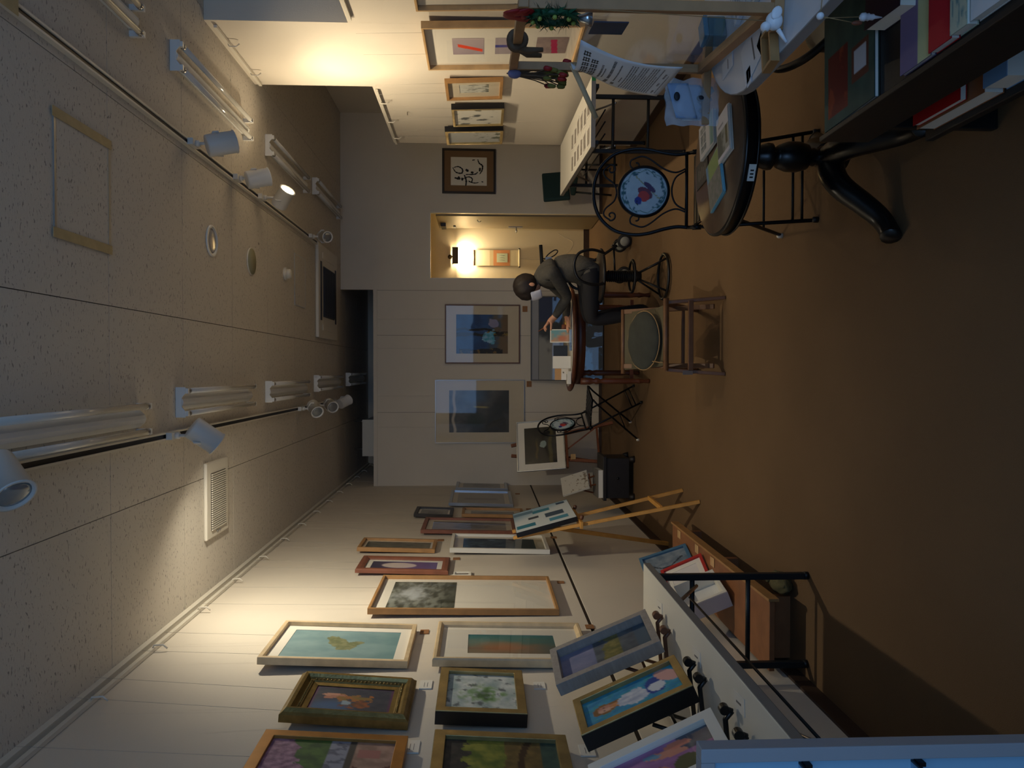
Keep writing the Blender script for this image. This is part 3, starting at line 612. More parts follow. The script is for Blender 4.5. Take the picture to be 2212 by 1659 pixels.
left_pic('tall oak framed sheet with misty lake photograph above blank paper', (1208, 1316), (828, 1241), 0.016, 0.035, 'oak_honey', None, 0.02, 0.3, border=(0.05,)*4, arts=[(0.10, 0.90, 0.555, 0.93, a_lake)])
left_pic('reddish brown framed picture of a pale moon on violet', (968, 1232), (785, 1198.5), 0.05, 0.03, 'cherry', a_moon, 0.02, 0.3, border=(0.035,)*4, style='bevel')
left_pic('narrow gold framed grey landscape above the white framed blue picture', (939, 1186), (786, 1160), 0.025, 0.03, 'oak_honey', a_park, 0.02, 0.3, border=(0.02,)*4, mm='mat_beige')
left_pic('white framed rainy blue picture partly hidden by the easel painting', (1188, 1187), (977, 1151), 0.025, 0.035, 'white_frame', a_rainy, 0.02, 0, border=(0.05, 0.05, 0.07, 0.07), mm='mat_beige')
left_pic('brown framed hazy town drawing beside the white framed blue picture', (1117, 1147.5), (919, 1116), 0.035, 0.03, 'cherry', a_town, 0.02, 0.3, border=(0.05,)*4, mm='mat_beige')
left_pic('small black framed picture with white edge, highest of the far group', (977, 1112), (901, 1093), 0.03, 0.03, 'dark_frame', a_grey, 0.015, 0.3, border=(0.02,)*4, glass=True)
left_pic('thin oak framed grey drawing below the small black frame', (1132, 1112), (999, 1095), 0.025, 0.03, 'oak_honey', a_grey, 0.015, 0, border=(0.06,)*4, mm='mat_beige')
left_pic('wide silver framed pale drawing, second from the back corner', (1109, 1089), (976, 1057), 0.03, 0.03, 'silver_frame', a_pale, 0.02, 0.3, border=(0.05,)*4, mm='mat_beige')
left_pic('dark and silver framed pale print nearest the back corner', (1097, 1055), (988, 1034), 0.03, 0.03, 'silver_frame', a_grey, 0.015, 0.3, border=(0.05,)*4, mm='mat_beige')
left_pic('tiny white framed card picture under the moon picture', (1018, 1241), (980, 1234), 0.012, 0.012, 'white_frame', a_moon, 0.0, 0, border=(0.008,)*4)
# ---- back wall
back_pic('thin brown framed blue and ochre abstract on the back wall', (1123, 785), (961, 657), 0.014, 0.02, 'walnut', a_blueabs, 0.02, 0.4, border=(0.105, 0.105, 0.13, 0.12), mm='mat_beige')
back_pic('silver edged picture of grey mist with blue on the back wall', (1133, 956), (940, 820), 0.006, 0.02, 'silver_frame', a_greymist, 0.02, 0.4, border=(0.12, 0.12, 0.18, 0.16), mm='mat_beige')
def a_calli(u, v):
    return (226, 220, 206)
tcal = back_pic('dark framed calligraphy with bold black brush strokes on white paper', (1070, 418), (955, 320), 0.022, 0.03, 'dark_frame', a_calli, 0.015, 0, border=(0.075, 0.075, 0.08, 0.08), mm=mat('brown_mat', (128, 100, 70), 0.9), glass=False)
# brush strokes, drawn as flat ink shapes on the paper
mat('ink', (14, 13, 14), 0.6)
def stroke(pts, wds, z, parent):
    mb = B(); n = len(pts); vs = []
    for i in range(n):
        a = Vector(pts[max(i-1, 0)]); b_ = Vector(pts[min(i+1, n-1)]); d = (b_-a).normalized(); nrm = Vector((-d.y, d.x))
        p = Vector(pts[i]); vs += [(*(p+nrm*wds[i]), z), (*(p-nrm*wds[i]), z)]
    mb.add(vs, [(2*i, 2*i+1, 2*i+3, 2*i+2) for i in range(n-1)]); return mb.build('brush_stroke', 'ink', parent)
def curve(p, n=14):
    out = []; P = [p[0]]+list(p)+[p[-1]]
    for i in range(1, len(P)-2):
        for k in range(n):
            t = k/n; a, b_, c, d = [Vector(q) for q in P[i-1:i+3]]
            out.append(0.5*((2*b_)+(c-a)*t+(2*a-5*b_+4*c-d)*t*t+(3*b_-a-3*c+d)*t**3))
    out.append(Vector(p[-1])); return out
def cal(pts, w0):       # pts in photo pixels -> local picture coordinates
    L = []
    inv = tcal.matrix_world.inverted()
    for a, b_ in pts:
        q = inv @ onY(a, b_, YB-0.016); L.append(Vector((q.x, q.y)))
    c = curve(L); n = len(c); stroke(c, [w0*(0.45+0.55*math.sin(PI*min(1, (i+2)/(n+2))))*(1+0.2*math.sin(i*0.9)) for i in range(n)], 0.0125, tcal)
for pts, w0 in (([(978, 362), (985, 372), (997, 374), (999, 366), (990, 360), (980, 362)], .008), ([(1006, 366), (1012, 370)], .014), ([(1017, 372), (1023, 373)], .013), ([(1006, 377), (1026, 376), (1032, 371)], .007),
                ([(1032, 344), (1035, 352), (1042, 358), (1041, 368), (1036, 376)], .009), ([(1036, 370), (1037, 362)], .012), ([(982, 384), (992, 386), (990, 381)], .012), ([(998, 384), (999, 390)], .012),
                ([(1003, 378), (1007, 390), (1006, 402)], .010), ([(1000, 386), (1012, 382), (1020, 386), (1018, 393), (1012, 390)], .007), ([(1012, 392), (1024, 395), (1034, 394)], .006), ([(1040, 392), (1044, 393)], .006), ([(1020, 346), (1026, 345)], .006)):
    cal(pts, w0)
# large poster standing on the floor behind the oval table
a = onY(1306, 822, 8.74); b_ = onY(1172, 640, 8.83)
pic('large dark framed black and white poster leaning on the back wall behind the table', ((a.x+b_.x)/2, 8.72, 0.01), (1, 0, 0), (0, 0.12, 0.86), b_.x-a.x, 0.86, 0.012, 0.02, 'dark_frame', a_poster, glass=True)
# ---- right panels
right_pic('big wood framed sheet with three small red and blue prints', (1264, 57), (925, 152), 0.014, 0.045, 'oak_light', None, 0.03, 0.2, border=(0.05,)*4, arts=[(0.28, 0.68, 0.62, 0.83, a_red), (0.28, 0.68, 0.335, 0.545, a_bluebar), (0.28, 0.68, 0.06, 0.27, a_magenta)])
right_pic('big pale sheet in thin wood frame at the right photo edge', (1270, -60), (898, 25), 0.014, 0.045, 'oak_light', None, 0.03, 0.2, border=(0.05,)*4, arts=[(0.3, 0.7, 0.3, 0.7, flat((206, 200, 190)))])
right_pic('honey wood framed small shore print, nearest of three small frames', (1087, 174), (965, 218), 0.022, 0.03, 'oak_honey', a_shore, 0.02, 0.3, border=(0.08,)*4, mm='mat_beige')
right_pic('middle small ink picture with gold face and black sides', (1089, 235), (979, 274), 0.02, 0.05, 'gold_leaf', a_ink, 0.015, 0.3, style='deep', glass=False, side='black_lacquer')
right_pic('small ink picture with gold face and black sides nearest the panel end', (1087, 283), (965, 313), 0.025, 0.05, 'gold_leaf', a_ink2, 0.015, 0.3, style='deep', glass=False, side='black_lacquer')

# ---- title cards
mat('card_white', (226, 222, 212), 0.8); mat('card_brown', (150, 104, 64), 0.8); mat('print_grey', (120, 116, 112), 0.8)
def lcard(label, c, w_, h_, m_):
    p = onX(*c, XL+0.004); t = thing('title_card', label, 'title card', (XL+0.003, p.y, p.z), group='title cards')
    B().bb(-0.002, 0.002, -w_/2, w_/2, -h_/2, h_/2).build('card', m_, t)
    for k in range(2): B().bb(0.0021, 0.0026, -w_*0.3, w_*0.2, -h_*0.15+k*h_*0.25, -h_*0.15+k*h_*0.25+h_*0.035).build('printed_line', 'print_grey', t)
for lab, c, w_, h_, m_ in (('brown title card under the leaf picture', (917, 1364), .06, .045, 'card_brown'), ('white title card under the ornate gold frame', (920, 1478), .085, .055, 'card_white'),
        ('white title card under the garden painting', (890, 1612), .09, .055, 'card_white'), ('white title card under the moss painting', (1165, 1480), .07, .05, 'card_white'),
        ('brown title card under the teal haze picture', (1274, 1353), .06, .045, 'card_brown'), ('brown title card under the tall oak framed sheet', (1211, 1257), .05, .045, 'card_brown'),
        ('brown title card under the moon picture', (986, 1206), .06, .05, 'card_brown'), ('brown title card under the narrow gold framed landscape', (952, 1166), .06, .05, 'card_brown'),
        ('white title card under the olive green landscape', (1268, 1620), .08, .055, 'card_white'), ('brown title card under the white framed blue picture', (1196, 1160), .06, .05, 'card_brown'),
        ('brown title card under the thin oak framed drawing', (1142, 1099), .06, .05, 'card_brown'), ('brown title card under the wide silver frame', (1118, 1066), .06, .05, 'card_brown')):
    lcard(lab, c, w_, h_, m_)
for lab, c in (('brown title card under the blue and ochre abstract', (1134, 667)), ('brown title card under the grey mist picture', (1143, 829))):
    p = onY(*c, YB-0.003); t = thing('title_card', lab, 'title card', (p.x, YB-0.003, p.z), group='title cards')
    B().bb(-0.035, 0.035, -0.002, 0.002, -0.03, 0.03).build('card', 'card_brown', t); B().bb(-0.02, 0.02, -0.0025, -0.0021, -0.005, 0.001).build('printed_line', 'print_grey', t)
# ------------------------------------------------------------------ generic solver for leaning pictures
def proj_x(p):
    q = Vector(p)-EYEP; return CX-FPX*q.dot(UPV)/q.dot(FWD)
def lean_pic(label, L, R, z, topL_x, lean_deg, **k):      # L,R: photo pixels of the bottom corners at height z; topL_x: pixel column of the top-left corner
    a, b_ = onZ(*L, z), onZ(*R, z); ex = (b_-a).normalized(); n = ex.cross(Vector((0, 0, 1))).normalized()
    l = math.radians(lean_deg); up = Vector((0, 0, 1))*math.cos(l)-n*math.sin(l)
    lo, hi = 0.02, 2.0
    for _ in range(40):
        mid = (lo+hi)/2
        if proj_x(a+up*mid) > topL_x: lo = mid
        else: hi = mid
    fd = k.get('fd', 0.03)
    return pic(label, (a+b_)/2-n*0, ex, up, (b_-a).length, lo, k.pop('fw'), k.pop('fd'), k.pop('fm'), k.pop('art'), **k)

mat('table_white', (224, 220, 208), 0.45, bump=0.05, bscale=200); mat('edge_grey', (132, 130, 126), 0.5); mat('leg_steel', (38, 42, 44), 0.45, metal=0.4)
def folding_table(label, M, w_, L, h_, inset, lean_brace=True):
    t = thing('folding_table', label, 'table', M=M, group='folding tables')      # local: x across (0..w), y along (0..L)
    top = B().bb(0, w_, 0, L, h_-0.028, h_).build('tabletop', 'table_white', t, 0.003)
    B().bb(-0.003, 0, 0, L, h_-0.03, h_-0.001).build('edge_band', 'edge_grey', top); B().bb(w_, w_+0.003, 0, L, h_-0.03, h_-0.001).build('edge_band', 'edge_grey', top)
    B().bb(0, w_, -0.003, 0, h_-0.03, h_-0.001).build('edge_band', 'edge_grey', top)
    for y in (inset, L-inset):
        for x in (0.04, w_-0.04):
            lg = B().bb(x-0.014, x+0.014, y-0.014, y+0.014, 0.02, h_-0.028).build('leg', 'leg_steel', t, 0.003)
            B().lathe([(0.018, 0), (0.018, 0.02)], 12, (x, y, 0)).build('foot_cap', 'black_plastic', lg)
        B().tube([(0.04, y, 0.52), (w_-0.04, y, 0.52)], 0.011, 8).build('crossbar', 'leg_steel', t); B().tube([(0.04, y, 0.27), (w_-0.04, y, 0.27)], 0.011, 8).build('crossbar', 'leg_steel', t)
        s = 1 if y < L/2 else -1
        for x in (0.08, w_-0.08): B().tube([(x, y, 0.5), (x, y+s*0.3, h_-0.035)], 0.008, 6).build('folding_brace', 'steel', t)
    B().bb(0.03, 0.055, 0.05, L-0.05, h_-0.06, h_-0.028).build('apron_rail', 'leg_steel', t); B().bb(w_-0.055, w_-0.03, 0.05, L-0.05, h_-0.06, h_-0.028).build('apron_rail', 'leg_steel', t)
    for k in range(4): B().tube([(0.1+k*(w_-0.2)/3, inset+0.1, h_-0.16), (0.1+k*(w_-0.2)/3, L-inset-0.1, h_-0.16)], 0.005, 6).build('shelf_wire', 'leg_steel', t)
    return t
M1 = Matrix.Translation((-1.345, 1.60, 0))
folding_table('long white folding table along the left wall carrying small pictures', M1, 0.475, 1.70, 0.72, 0.08)
e1 = Vector((1.625-1.497, 6.883-4.956, 0)).normalized(); M2 = Matrix((Vector((e1.y, -e1.x, 0)), e1, Vector((0, 0, 1)))).transposed().to_4x4(); M2.translation = (1.497, 4.956, 0)
folding_table('long white folding table along the right panels with leaflets on it', M2, 0.455, 1.93, 0.72, 0.30)

# pictures standing on the left table, on little display stands
K1 = dict(group='pictures standing on the left table')
mat('mauve_white', (196, 196, 202), 0.55)
p1 = lean_pic('grey-white box framed landscape on the left table reflecting the doorway', (1437, 1408), (1403, 1337), 0.765, 1212, 24, fw=0.028, fd=0.05, fm='grey_wood', art=a_ref, style='deep', recess=0.3, **K1)
p2 = lean_pic('gold framed portrait of a girl in blue on the left table', (1512, 1515), (1470, 1446), 0.765, 1272, 24, fw=0.026, fd=0.06, fm='gold_leaf', art=a_girl, style='deep', glass=False, side='black_lacquer', **K1)
p3 = lean_pic('white framed pink portrait on the left table beside the display case', (1600, 1650), (1543, 1545), 0.765, 1305, 26, fw=0.034, fd=0.03, fm='white_frame', art=a_pink, style='flat', **K1)
def plate_stand(label, p, m_):
    M = p.matrix_world.copy(); o = M.translation; ex = Vector(M.col[0][:3]); n = ex.cross(Vector((0, 0, 1))).normalized()
    M3 = Matrix((ex, n*-1, Vector((0, 0, 1)))).transposed().to_4x4(); M3.translation = (o.x, o.y, 0.72)
    t = thing('display_stand', label, 'display stand', M=M3, group='small display stands on the left table')
    for s in (-1, 1):
        x = s*0.06
        B().tube([(x, 0.16, 0.008), (x, 0.06, 0.02), (x, -0.02, 0.03), (x, -0.045, 0.012)], 0.008, 8).build('side_foot', m_, t)
        B().lathe([(0.004, -0.011), (0.014, -0.011), (0.015, -0.009), (0.015, 0.009), (0.014, 0.011), (0.004, 0.011)], 16, (x, -0.052, 0.036), (1, 0, 0), smooth=False).build('scroll', m_, t)
        B().tube([(x, -0.045, 0.012), (x, -0.052, 0.028)], 0.008, 8).build('scroll_stem', m_, t)
        B().tube([(x, 0.16, 0.008), (x, 0.10, 0.18)], 0.007, 8).build('back_upright', m_, t)
    B().tube([(-0.06, 0.12, 0.095), (0.06, 0.12, 0.095)], 0.006, 8).build('crosspiece', m_, t)
plate_stand('brown wooden display stand under the grey-white box frame', p1, 'walnut'); plate_stand('black display stand under the girl portrait', p2, 'black_lacquer'); plate_stand('black display stand under the pink portrait', p3, 'black_lacquer')
for lab, c in (('white price card lying before the brown display stand', (1425, 1312)), ('white price card lying before the girl portrait', (1505, 1418)), ('white price card lying before the pink portrait', (1597, 1518))):
    p = onZ(*c, 0.72); t = thing('price_card', lab, 'price card', (p.x, p.y, 0.7205), 0.1, group='price cards on the left table')
    B().bb(-0.025, 0.025, -0.045, 0.045, 0, 0.0015).build('card', 'card_white', t); B().bb(-0.003, 0.003, -0.02, 0.02, 0.0016, 0.0020).build('printed_line', 'print_grey', t)

# low wooden bench on the floor with pictures standing on it
wood('bench_wood', (140, 92, 58), 0.5)
t = thing('low_bench', 'low brown wooden bench under the left wall past the white table', 'bench', (-1.23, 4.125, 0))
top = B().bb(-0.13, 0.19, -0.85, 0.85, 0.125, 0.15).build('seat_board', 'bench_wood', t, 0.003)
B().bb(0.19, 0.202, -0.86, 0.86, 0.11, 0.158).build('front_lip', 'oak_honey', top)
for y in (-0.7, 0.0, 0.7): B().bb(-0.12, 0.17, y-0.02, y+0.02, 0, 0.125).build('leg', 'bench_wood', t)
KB = dict(group='pictures standing on the low bench')
pic('blue framed grey line drawing leaning on the low bench', (-1.15, 4.52, 0.152), (0.35, 1, 0), (-0.16, 0, 0.4), 0.24, 0.31, 0.02, 0.02, mat('blue_frame', (70, 110, 140), 0.5), a_wave, glass=False, **KB)
pic('red framed white print leaning on the low bench', (-1.13, 4.20, 0.152), (0.45, 1, 0), (-0.22, 0, 0.36), 0.21, 0.26, 0.018, 0.02, mat('red_frame', (176, 28, 30), 0.4), flat((220, 214, 210)), border=(0.03,)*4, glass=False, **KB)
pic('deep white box frame leaning on the low bench behind the table leg', (-1.19, 3.88, 0.152), (0.2, 1, 0), (-0.16, 0, 0.36), 0.25, 0.25, 0.018, 0.09, 'white_frame', flat((222, 220, 214)), style='deep', recess=0.15, glass=False, side='mauve_white', **KB)
for lab, y in (('beige tag on the low bench farthest from the table', 4.80), ('beige tag on the low bench before the blue frame', 4.40), ('beige tag on the low bench before the red frame', 4.10)):
    B_ = B().bb(-0.025, 0.025, -0.035, 0.035, 0, 0.002).build('bench_tag', 'oak_light'); B_.location = (-1.075, y, 0.1515); tag(B_, lab, 'tag', 'tags on the low bench')
t = thing('cloth_bag', 'crumpled olive cloth bag lying at the near end of the low bench', 'bag', (-1.0, 3.42, 0))
B().ell((0, 0, 0.04), (0.05, 0.085, 0.04), fn=lambda v: 1+0.25*noise.noise(v*2.5)+0.1*noise.noise(v*7), n=24, m=16).build('bag_body', mat('olive_cloth', (92, 86, 56), 0.9, bump=0.4, bscale=80), t); B().ell((0.01, 0.05, 0.075), (0.022, 0.02, 0.022), fn=lambda v: 1+0.3*noise.noise(v*4)).build('tied_neck', 'olive_cloth', t)

# ------------------------------------------------------------------ easels
wood('easel_pine', (196, 142, 66), 0.5); wood('easel_brown', (118, 66, 40), 0.5)
t = thing('easel', 'light pine studio easel holding the block painting, beside the left wall', 'easel', (-0.95, 5.2, 0), group='easels')
O = Vector((-0.95, 5.2, 0)); q = lambda x, y, z: Vector((x, y, z))-O
B().bar(q(-0.869, 4.849, 0), q(-1.19, 5.25, 1.22), 0.03, 0.022, (1, 0, 0)).build('leg', 'easel_pine', t, 0.002); B().bar(q(-0.86, 5.268, 0), q(-1.19, 5.45, 1.22), 0.03, 0.022, (1, 0, 0)).build('leg', 'easel_pine', t, 0.002)
B().bar(q(-1.13, 5.36, 1.02), q(-1.345, 5.68, 0), 0.03, 0.02, (0, 1, 0)).build('rear_leg', 'easel_pine', t, 0.002)
B().bar(q(-0.925, 4.93, 0.24), q(-0.92, 5.30, 0.24), 0.03, 0.018).build('crossbar', 'easel_pine', t, 0.002); B().bar(q(-1.18, 5.24, 1.17), q(-1.18, 5.46, 1.17), 0.03, 0.018).build('crossbar', 'easel_pine', t, 0.002)
B().bar(q(-1.065, 5.05, 0.76), q(-1.06, 5.55, 0.76), 0.05, 0.02).build('picture_ledge', 'easel_pine', t, 0.002)
for y in (5.12, 5.50): B().lathe([(0.008, 0), (0.014, 0.01), (0.014, 0.03), (0.006, 0.035)], 12, q(-1.04, y, 0.755), (1, 0, -0.2)).build('peg', 'walnut', t)
pic('painting of blue rectangles on pale ground standing on the pine easel', (-1.045, 5.44, 0.775), (0.02, 1, 0), (-0.27, 0, 1), 0.62, 0.44, 0.003, 0.035, 'black_lacquer', a_blocks, glass=False, recess=0.985, name='canvas_painting')
t = thing('easel', 'dark brown wooden easel holding the boat picture before the back wall', 'easel', (-0.84, 8.1, 0), math.radians(30), group='easels')
for s in (-1, 1): B().bar((s*0.24, -0.12, 0), (s*0.06, 0.10, 1.12), 0.035, 0.022, (0, 1, 0)).build('leg', 'easel_brown', t, 0.002)
B().bar((0, 0.10, 1.05), (0, 0.45, 0), 0.03, 0.022, (1, 0, 0)).build('rear_leg', 'easel_brown', t, 0.002)
B().bar((-0.21, -0.085, 0.18), (0.21, -0.085, 0.18), 0.03, 0.02).build('crossbar', 'easel_brown', t, 0.002); B().bar((-0.26, -0.035, 0.52), (0.26, -0.035, 0.52), 0.045, 0.025).build('picture_ledge', 'easel_brown', t, 0.002)
B().bar((0.19, -0.08, 0.2), (-0.1, 0.0, 0.6), 0.02, 0.015).build('diagonal_brace', 'easel_brown', t)
B().bb(-0.17, -0.11, -0.06, -0.02, 0.43, 0.48).build('clamp_block', 'oak_light', t)
Me = bpy.data.objects[t.name]; c30, s30 = math.cos(math.radians(30)), math.sin(math.radians(30))
ob = Vector((-0.84, 8.1, 0))+Vector((0.02*c30+0.05*s30, 0.02*s30-0.05*c30, 0.54))
pic('silver framed dark picture with a pale boat on the brown easel', ob, (c30, s30, 0), (-0.19*s30, 0.19*c30, 1), 0.60, 0.53, 0.014, 0.022, 'silver_frame', a_boat, border=(0.07, 0.07, 0.075, 0.075), name='framed_picture')

# dark stool with books and a little canvas
wood('ebony', (30, 24, 22), 0.5)
t = thing('low_stool', 'dark wooden box stool with flared feet near the left back corner', 'stool', (-1.02, 7.12, 0))
B().bb(-0.19, 0.19, -0.17, 0.17, 0.05, 0.27).build('body', 'ebony', t, 0.004); B().bb(-0.21, 0.21, -0.19, 0.19, 0.27, 0.30).build('top', 'ebony', t, 0.004)
for sx in (-1, 1):
    for sy in (-1, 1): B().lathe([(0.035, 0), (0.03, 0.02), (0.022, 0.05)], 12, (sx*0.18, sy*0.16, 0)).build('foot', 'ebony', t)
B().lathe([(0.012, 0), (0.012, 0.01)], 12, (0, -0.17, 0.16), (0, -1, 0)).build('knob', 'black_metal', t)
t = thing('art_book', 'thick white-edged book lying on the dark stool', 'book', (-1.08, 7.10, 0.30), 0.05)
B().bb(-0.13, 0.13, -0.16, 0.16, 0.004, 0.046).build('pages', 'card_white', t); B().bb(-0.132, 0.132, -0.162, 0.162, 0.046, 0.05).build('cover', mat('book_grey', (120, 116, 112), 0.6), t); B().bb(-0.132, 0.132, -0.162, 0.162, 0, 0.004).build('cover', 'book_grey', t)
t = thing('tabletop_easel', 'tiny brown tabletop easel on the book', 'easel', (-1.10, 7.14, 0.3505), math.radians(55), group='easels')
for s in (-1, 1): B().bar((s*0.06, -0.05, 0), (s*0.03, 0.05, 0.24), 0.012, 0.01, (0, 1, 0)).build('leg', 'easel_brown', t)
B().bar((0, 0.045, 0.22), (0, 0.12, 0), 0.012, 0.01, (1, 0, 0)).build('rear_leg', 'easel_brown', t); B().bar((-0.09, -0.045, 0.05), (0.09, -0.045, 0.05), 0.02, 0.012).build('ledge', 'easel_brown', t)
c5, s5 = math.cos(math.radians(55)), math.sin(math.radians(55))
pic('small pale canvas with dried flowers on the tiny easel', Vector((-1.10, 7.14, 0.415))+Vector((0.055*s5, -0.055*c5, 0)), (c5, s5, 0), (-0.45*s5, 0.45*c5, 1), 0.24, 0.27, 0.002, 0.022, 'white_frame',
    lambda u, v: mixc((206, 200, 186), (120, 100, 78), 0.8*sst(0.25, 0.5, FB(u, v, 7, 2)+0.5*(0.35-v))), glass=False, recess=0.98, name='canvas_painting')

# ------------------------------------------------------------------ iron bistro chairs with bird discs
def disc_art(name, R_, fn, parent, n=72, m_=36):
    vs = [(0, 0, 0)]; cs = [(*lin(fn(0.5, 0.5)), 1)]
    for i in range(1, m_+1):
        for k in range(n):
            r = i/m_; a = 2*PI*k/n; vs.append((R_*r*math.cos(a), R_*r*math.sin(a), 0)); cs.append((*lin(fn(0.5+0.5*r*math.cos(a), 0.5+0.5*r*math.sin(a))), 1))
    fs = [(0, 1+k, 1+(k+1) % n) for k in range(n)]
    for i in range(m_-1):
        for k in range(n): fs.append((1+i*n+k, 1+(i+1)*n+k, 1+(i+1)*n+(k+1) % n, 1+i*n+(k+1) % n))
    me = bpy.data.meshes.new(name); me.from_pydata(vs, [], fs); me.update()
    ca = me.color_attributes.new('Col', 'FLOAT_COLOR', 'POINT'); ca.data.foreach_set('color', [x for c in cs for x in c]); me.materials.append(ART)
    o = bpy.data.objects.new(name, me); COL.objects.link(o); o.parent = parent; return o
def a_bird(u, v):
    r = math.hypot(u-0.5, v-0.5)*2; a = math.atan2(v-0.5, u-0.5)
    c = mixc((186, 202, 210), (172, 190, 200), 0.5+FB(u, v, 4, 1))
    if 0.74 < r < 0.94 and abs(math.sin(11*a+3*math.sin(5*a)))*0.5+0.6*N(u, v, 14, 2) > 0.42: c = (52, 96, 110)
    if abs(r-0.86+0.05*math.sin(9*a)) < 0.018: c = (60, 110, 96)
    if r > 0.95: c = (26, 44, 64)
    if abs((u-0.2)*0.75-(v-0.12)*0.75-0.06) < 0.012 and 0.1 < v < 0.75 and r < 0.74: c = (150, 150, 110)
    if inell(u, v, 0.585, 0.375, 0.05, 0.16, -0.75) < 1: c = (74, 56, 96)
    if inell(u, v, 0.47, 0.47, 0.10, 0.17, -0.65) < 1: c = (112, 54, 74)
    if inell(u, v, 0.40, 0.50, 0.11, 0.12, -0.5) < 1: c = (190, 62, 58)
    if inell(u, v, 0.31, 0.615, 0.085, 0.075) < 1: c = (40, 56, 140)
    if inell(u, v, 0.235, 0.63, 0.035, 0.015, 0.6) < 1: c = (50, 50, 60)
    if inell(u, v, 0.305, 0.64, 0.012, 0.012) < 1: c = (10, 10, 14)
    return c
mat('wrought_iron', (16, 18, 24), 0.38, metal=0.5)
def spiral(cx, cy, r0, a0, turns, n=22): return [(cx+r0*(1-0.8*k/n)*math.cos(a0+turns*2*PI*k/n), cy+r0*(1-0.8*k/n)*math.sin(a0+turns*2*PI*k/n)) for k in range(n+1)]
def bistro_chair(label, loc, rz):
    t = thing('bistro_chair', label, 'chair', loc, rz, group='folding iron bistro chairs with bird discs')
    yb = lambda z: 0.09+(z-0.49)*0.17
    P = lambda x, z: (x, yb(z), z)
    hoop = [P(-0.172, 0.49), P(-0.168, 0.54), P(-0.178, 0.60), P(-0.196, 0.67), P(-0.20, 0.74), P(-0.18, 0.82), P(-0.13, 0.88), P(-0.07, 0.91), P(0, 0.92)]
    hoop = hoop+[(-x, y, z) for x, y, z in hoop[-2::-1]]
    hp = [tuple(v) for v in curve([Vector(p) for p in hoop], 5)]
    B().tube(hp, 0.0085, 8).build('back_hoop', 'wrought_iron', t)
    B().tube([P(-0.172, 0.495), P(0.172, 0.495)], 0.008, 8).build('back_crossbar', 'wrought_iron', t)
    for s in (-1, 1):
        B().tube([(s*0.172, yb(0.49), 0.49), (s*0.175, 0.05, 0.42), (s*0.19, -0.19, 0.008)], 0.0085, 8).build('leg', 'wrought_iron', t)
        B().tube([(s*0.155, -0.20, 0.445), (s*0.16, -0.15, 0.40), (s*0.185, 0.19, 0.008)], 0.0085, 8).build('leg', 'wrought_iron', t)
        for y in (-0.19, 0.19): B().lathe([(0.013, 0), (0.013, 0.02), (0.009, 0.025)], 10, (s*0.188, y, 0)).build('foot_cap', 'offwhite_plastic' if y > 0 else 'black_plastic', t)
        B().lathe([(0.012, -0.02), (0.012, 0.02)], 10, (s*0.174, 0.07, 0.452), (0, 0.4, 1)).build('hinge_knuckle', 'wrought_iron', t)
        lo = [(s*0.10, 0.50), (s*0.085, 0.545), (s*0.105, 0.60), (s*0.15, 0.66), (s*0.165, 0.70), (s*0.15, 0.745)]
        c1 = curve([Vector(p) for p in lo], 5)+[Vector(p) for p in spiral(s*0.128, 0.725, 0.03, PI/4 if s > 0 else 3*PI/4, -0.9*(-1 if s > 0 else 1)*1.0)]
        B().tube([P(v.x, v.y) for v in c1], 0.0042, 6).build('scroll', 'wrought_iron', t)
        up = [(0, 0.812), (s*0.04, 0.825), (s*0.075, 0.865), (s*0.105, 0.872), (s*0.128, 0.845)]
        c2 = curve([Vector(p) for p in up], 5)+[Vector(p) for p in spiral(s*0.108, 0.838, 0.024, 0.3 if s > 0 else PI-0.3, -1.0*(1 if s > 0 else -1))]
        B().tube([P(v.x, v.y) for v in c2], 0.0042, 6).build('scroll', 'wrought_iron', t)
    arc = curve([Vector(p) for p in ((-0.09, 0.50), (-0.06, 0.545), (0, 0.562), (0.06, 0.545), (0.09, 0.50))], 6)
    B().tube([P(v.x, v.y) for v in arc], 0.0042, 6).build('scroll', 'wrought_iron', t)
    ang = math.atan(0.17)
    dk = B().lathe([(0.113, 0.012), (0.121, 0.008), (0.123, 0), (0.121, -0.008), (0.113, -0.010), (0.111, -0.002), (0.111, 0.006), (0.113, 0.012)], 40, cap=False).build('disc_rim', 'wrought_iron', t)
    dk.location = P(0, 0.69); dk.rotation_euler = (PI/2-ang, 0, 0)
    disc = disc_art('bird_disc', 0.112, a_bird, t); disc.location = Vector(P(0, 0.69))+Vector((0, -0.004, 0)); disc.rotation_euler = (PI/2-ang, 0, 0)
    B().lathe([(0.111, 0), (0.111, 0.004)], 40).build('disc_back', 'wrought_iron', disc).location = (0, 0, -0.006)
    fr = B().tube([(0.16, -0.20, 0.45), (0.16, 0.10, 0.45), (-0.16, 0.10, 0.45), (-0.16, -0.20, 0.45)], 0.008, 8, closed=True).build('seat_frame', 'wrought_iron', t)
    for k in range(7): B().bb(-0.155, 0.155, -0.185+k*0.043-0.016, -0.185+k*0.043+0.016, 0.452, 0.458).build('seat_slat', 'wrought_iron', fr)
    B().tube([(-0.183, -0.155, 0.055), (0.183, -0.155, 0.055)], 0.006, 6).build('stretcher', 'wrought_iron', t); B().tube([(-0.178, 0.09, 0.13), (0.178, 0.09, 0.13)], 0.006, 6).build('stretcher', 'wrought_iron', t)
    B().tube([(-0.187, -0.14, 0.09), (0.187, -0.14, 0.09)], 0.006, 6).build('stretcher', 'wrought_iron', t)
    return t
c1_ = bistro_chair('black iron chair with bird disc standing behind the dark round table', (0.84, 3.34, 0), 0)
dup(c1_, 'black iron chair with bird disc standing beside the oval table', (-0.39, 6.86, 0), math.radians(68))

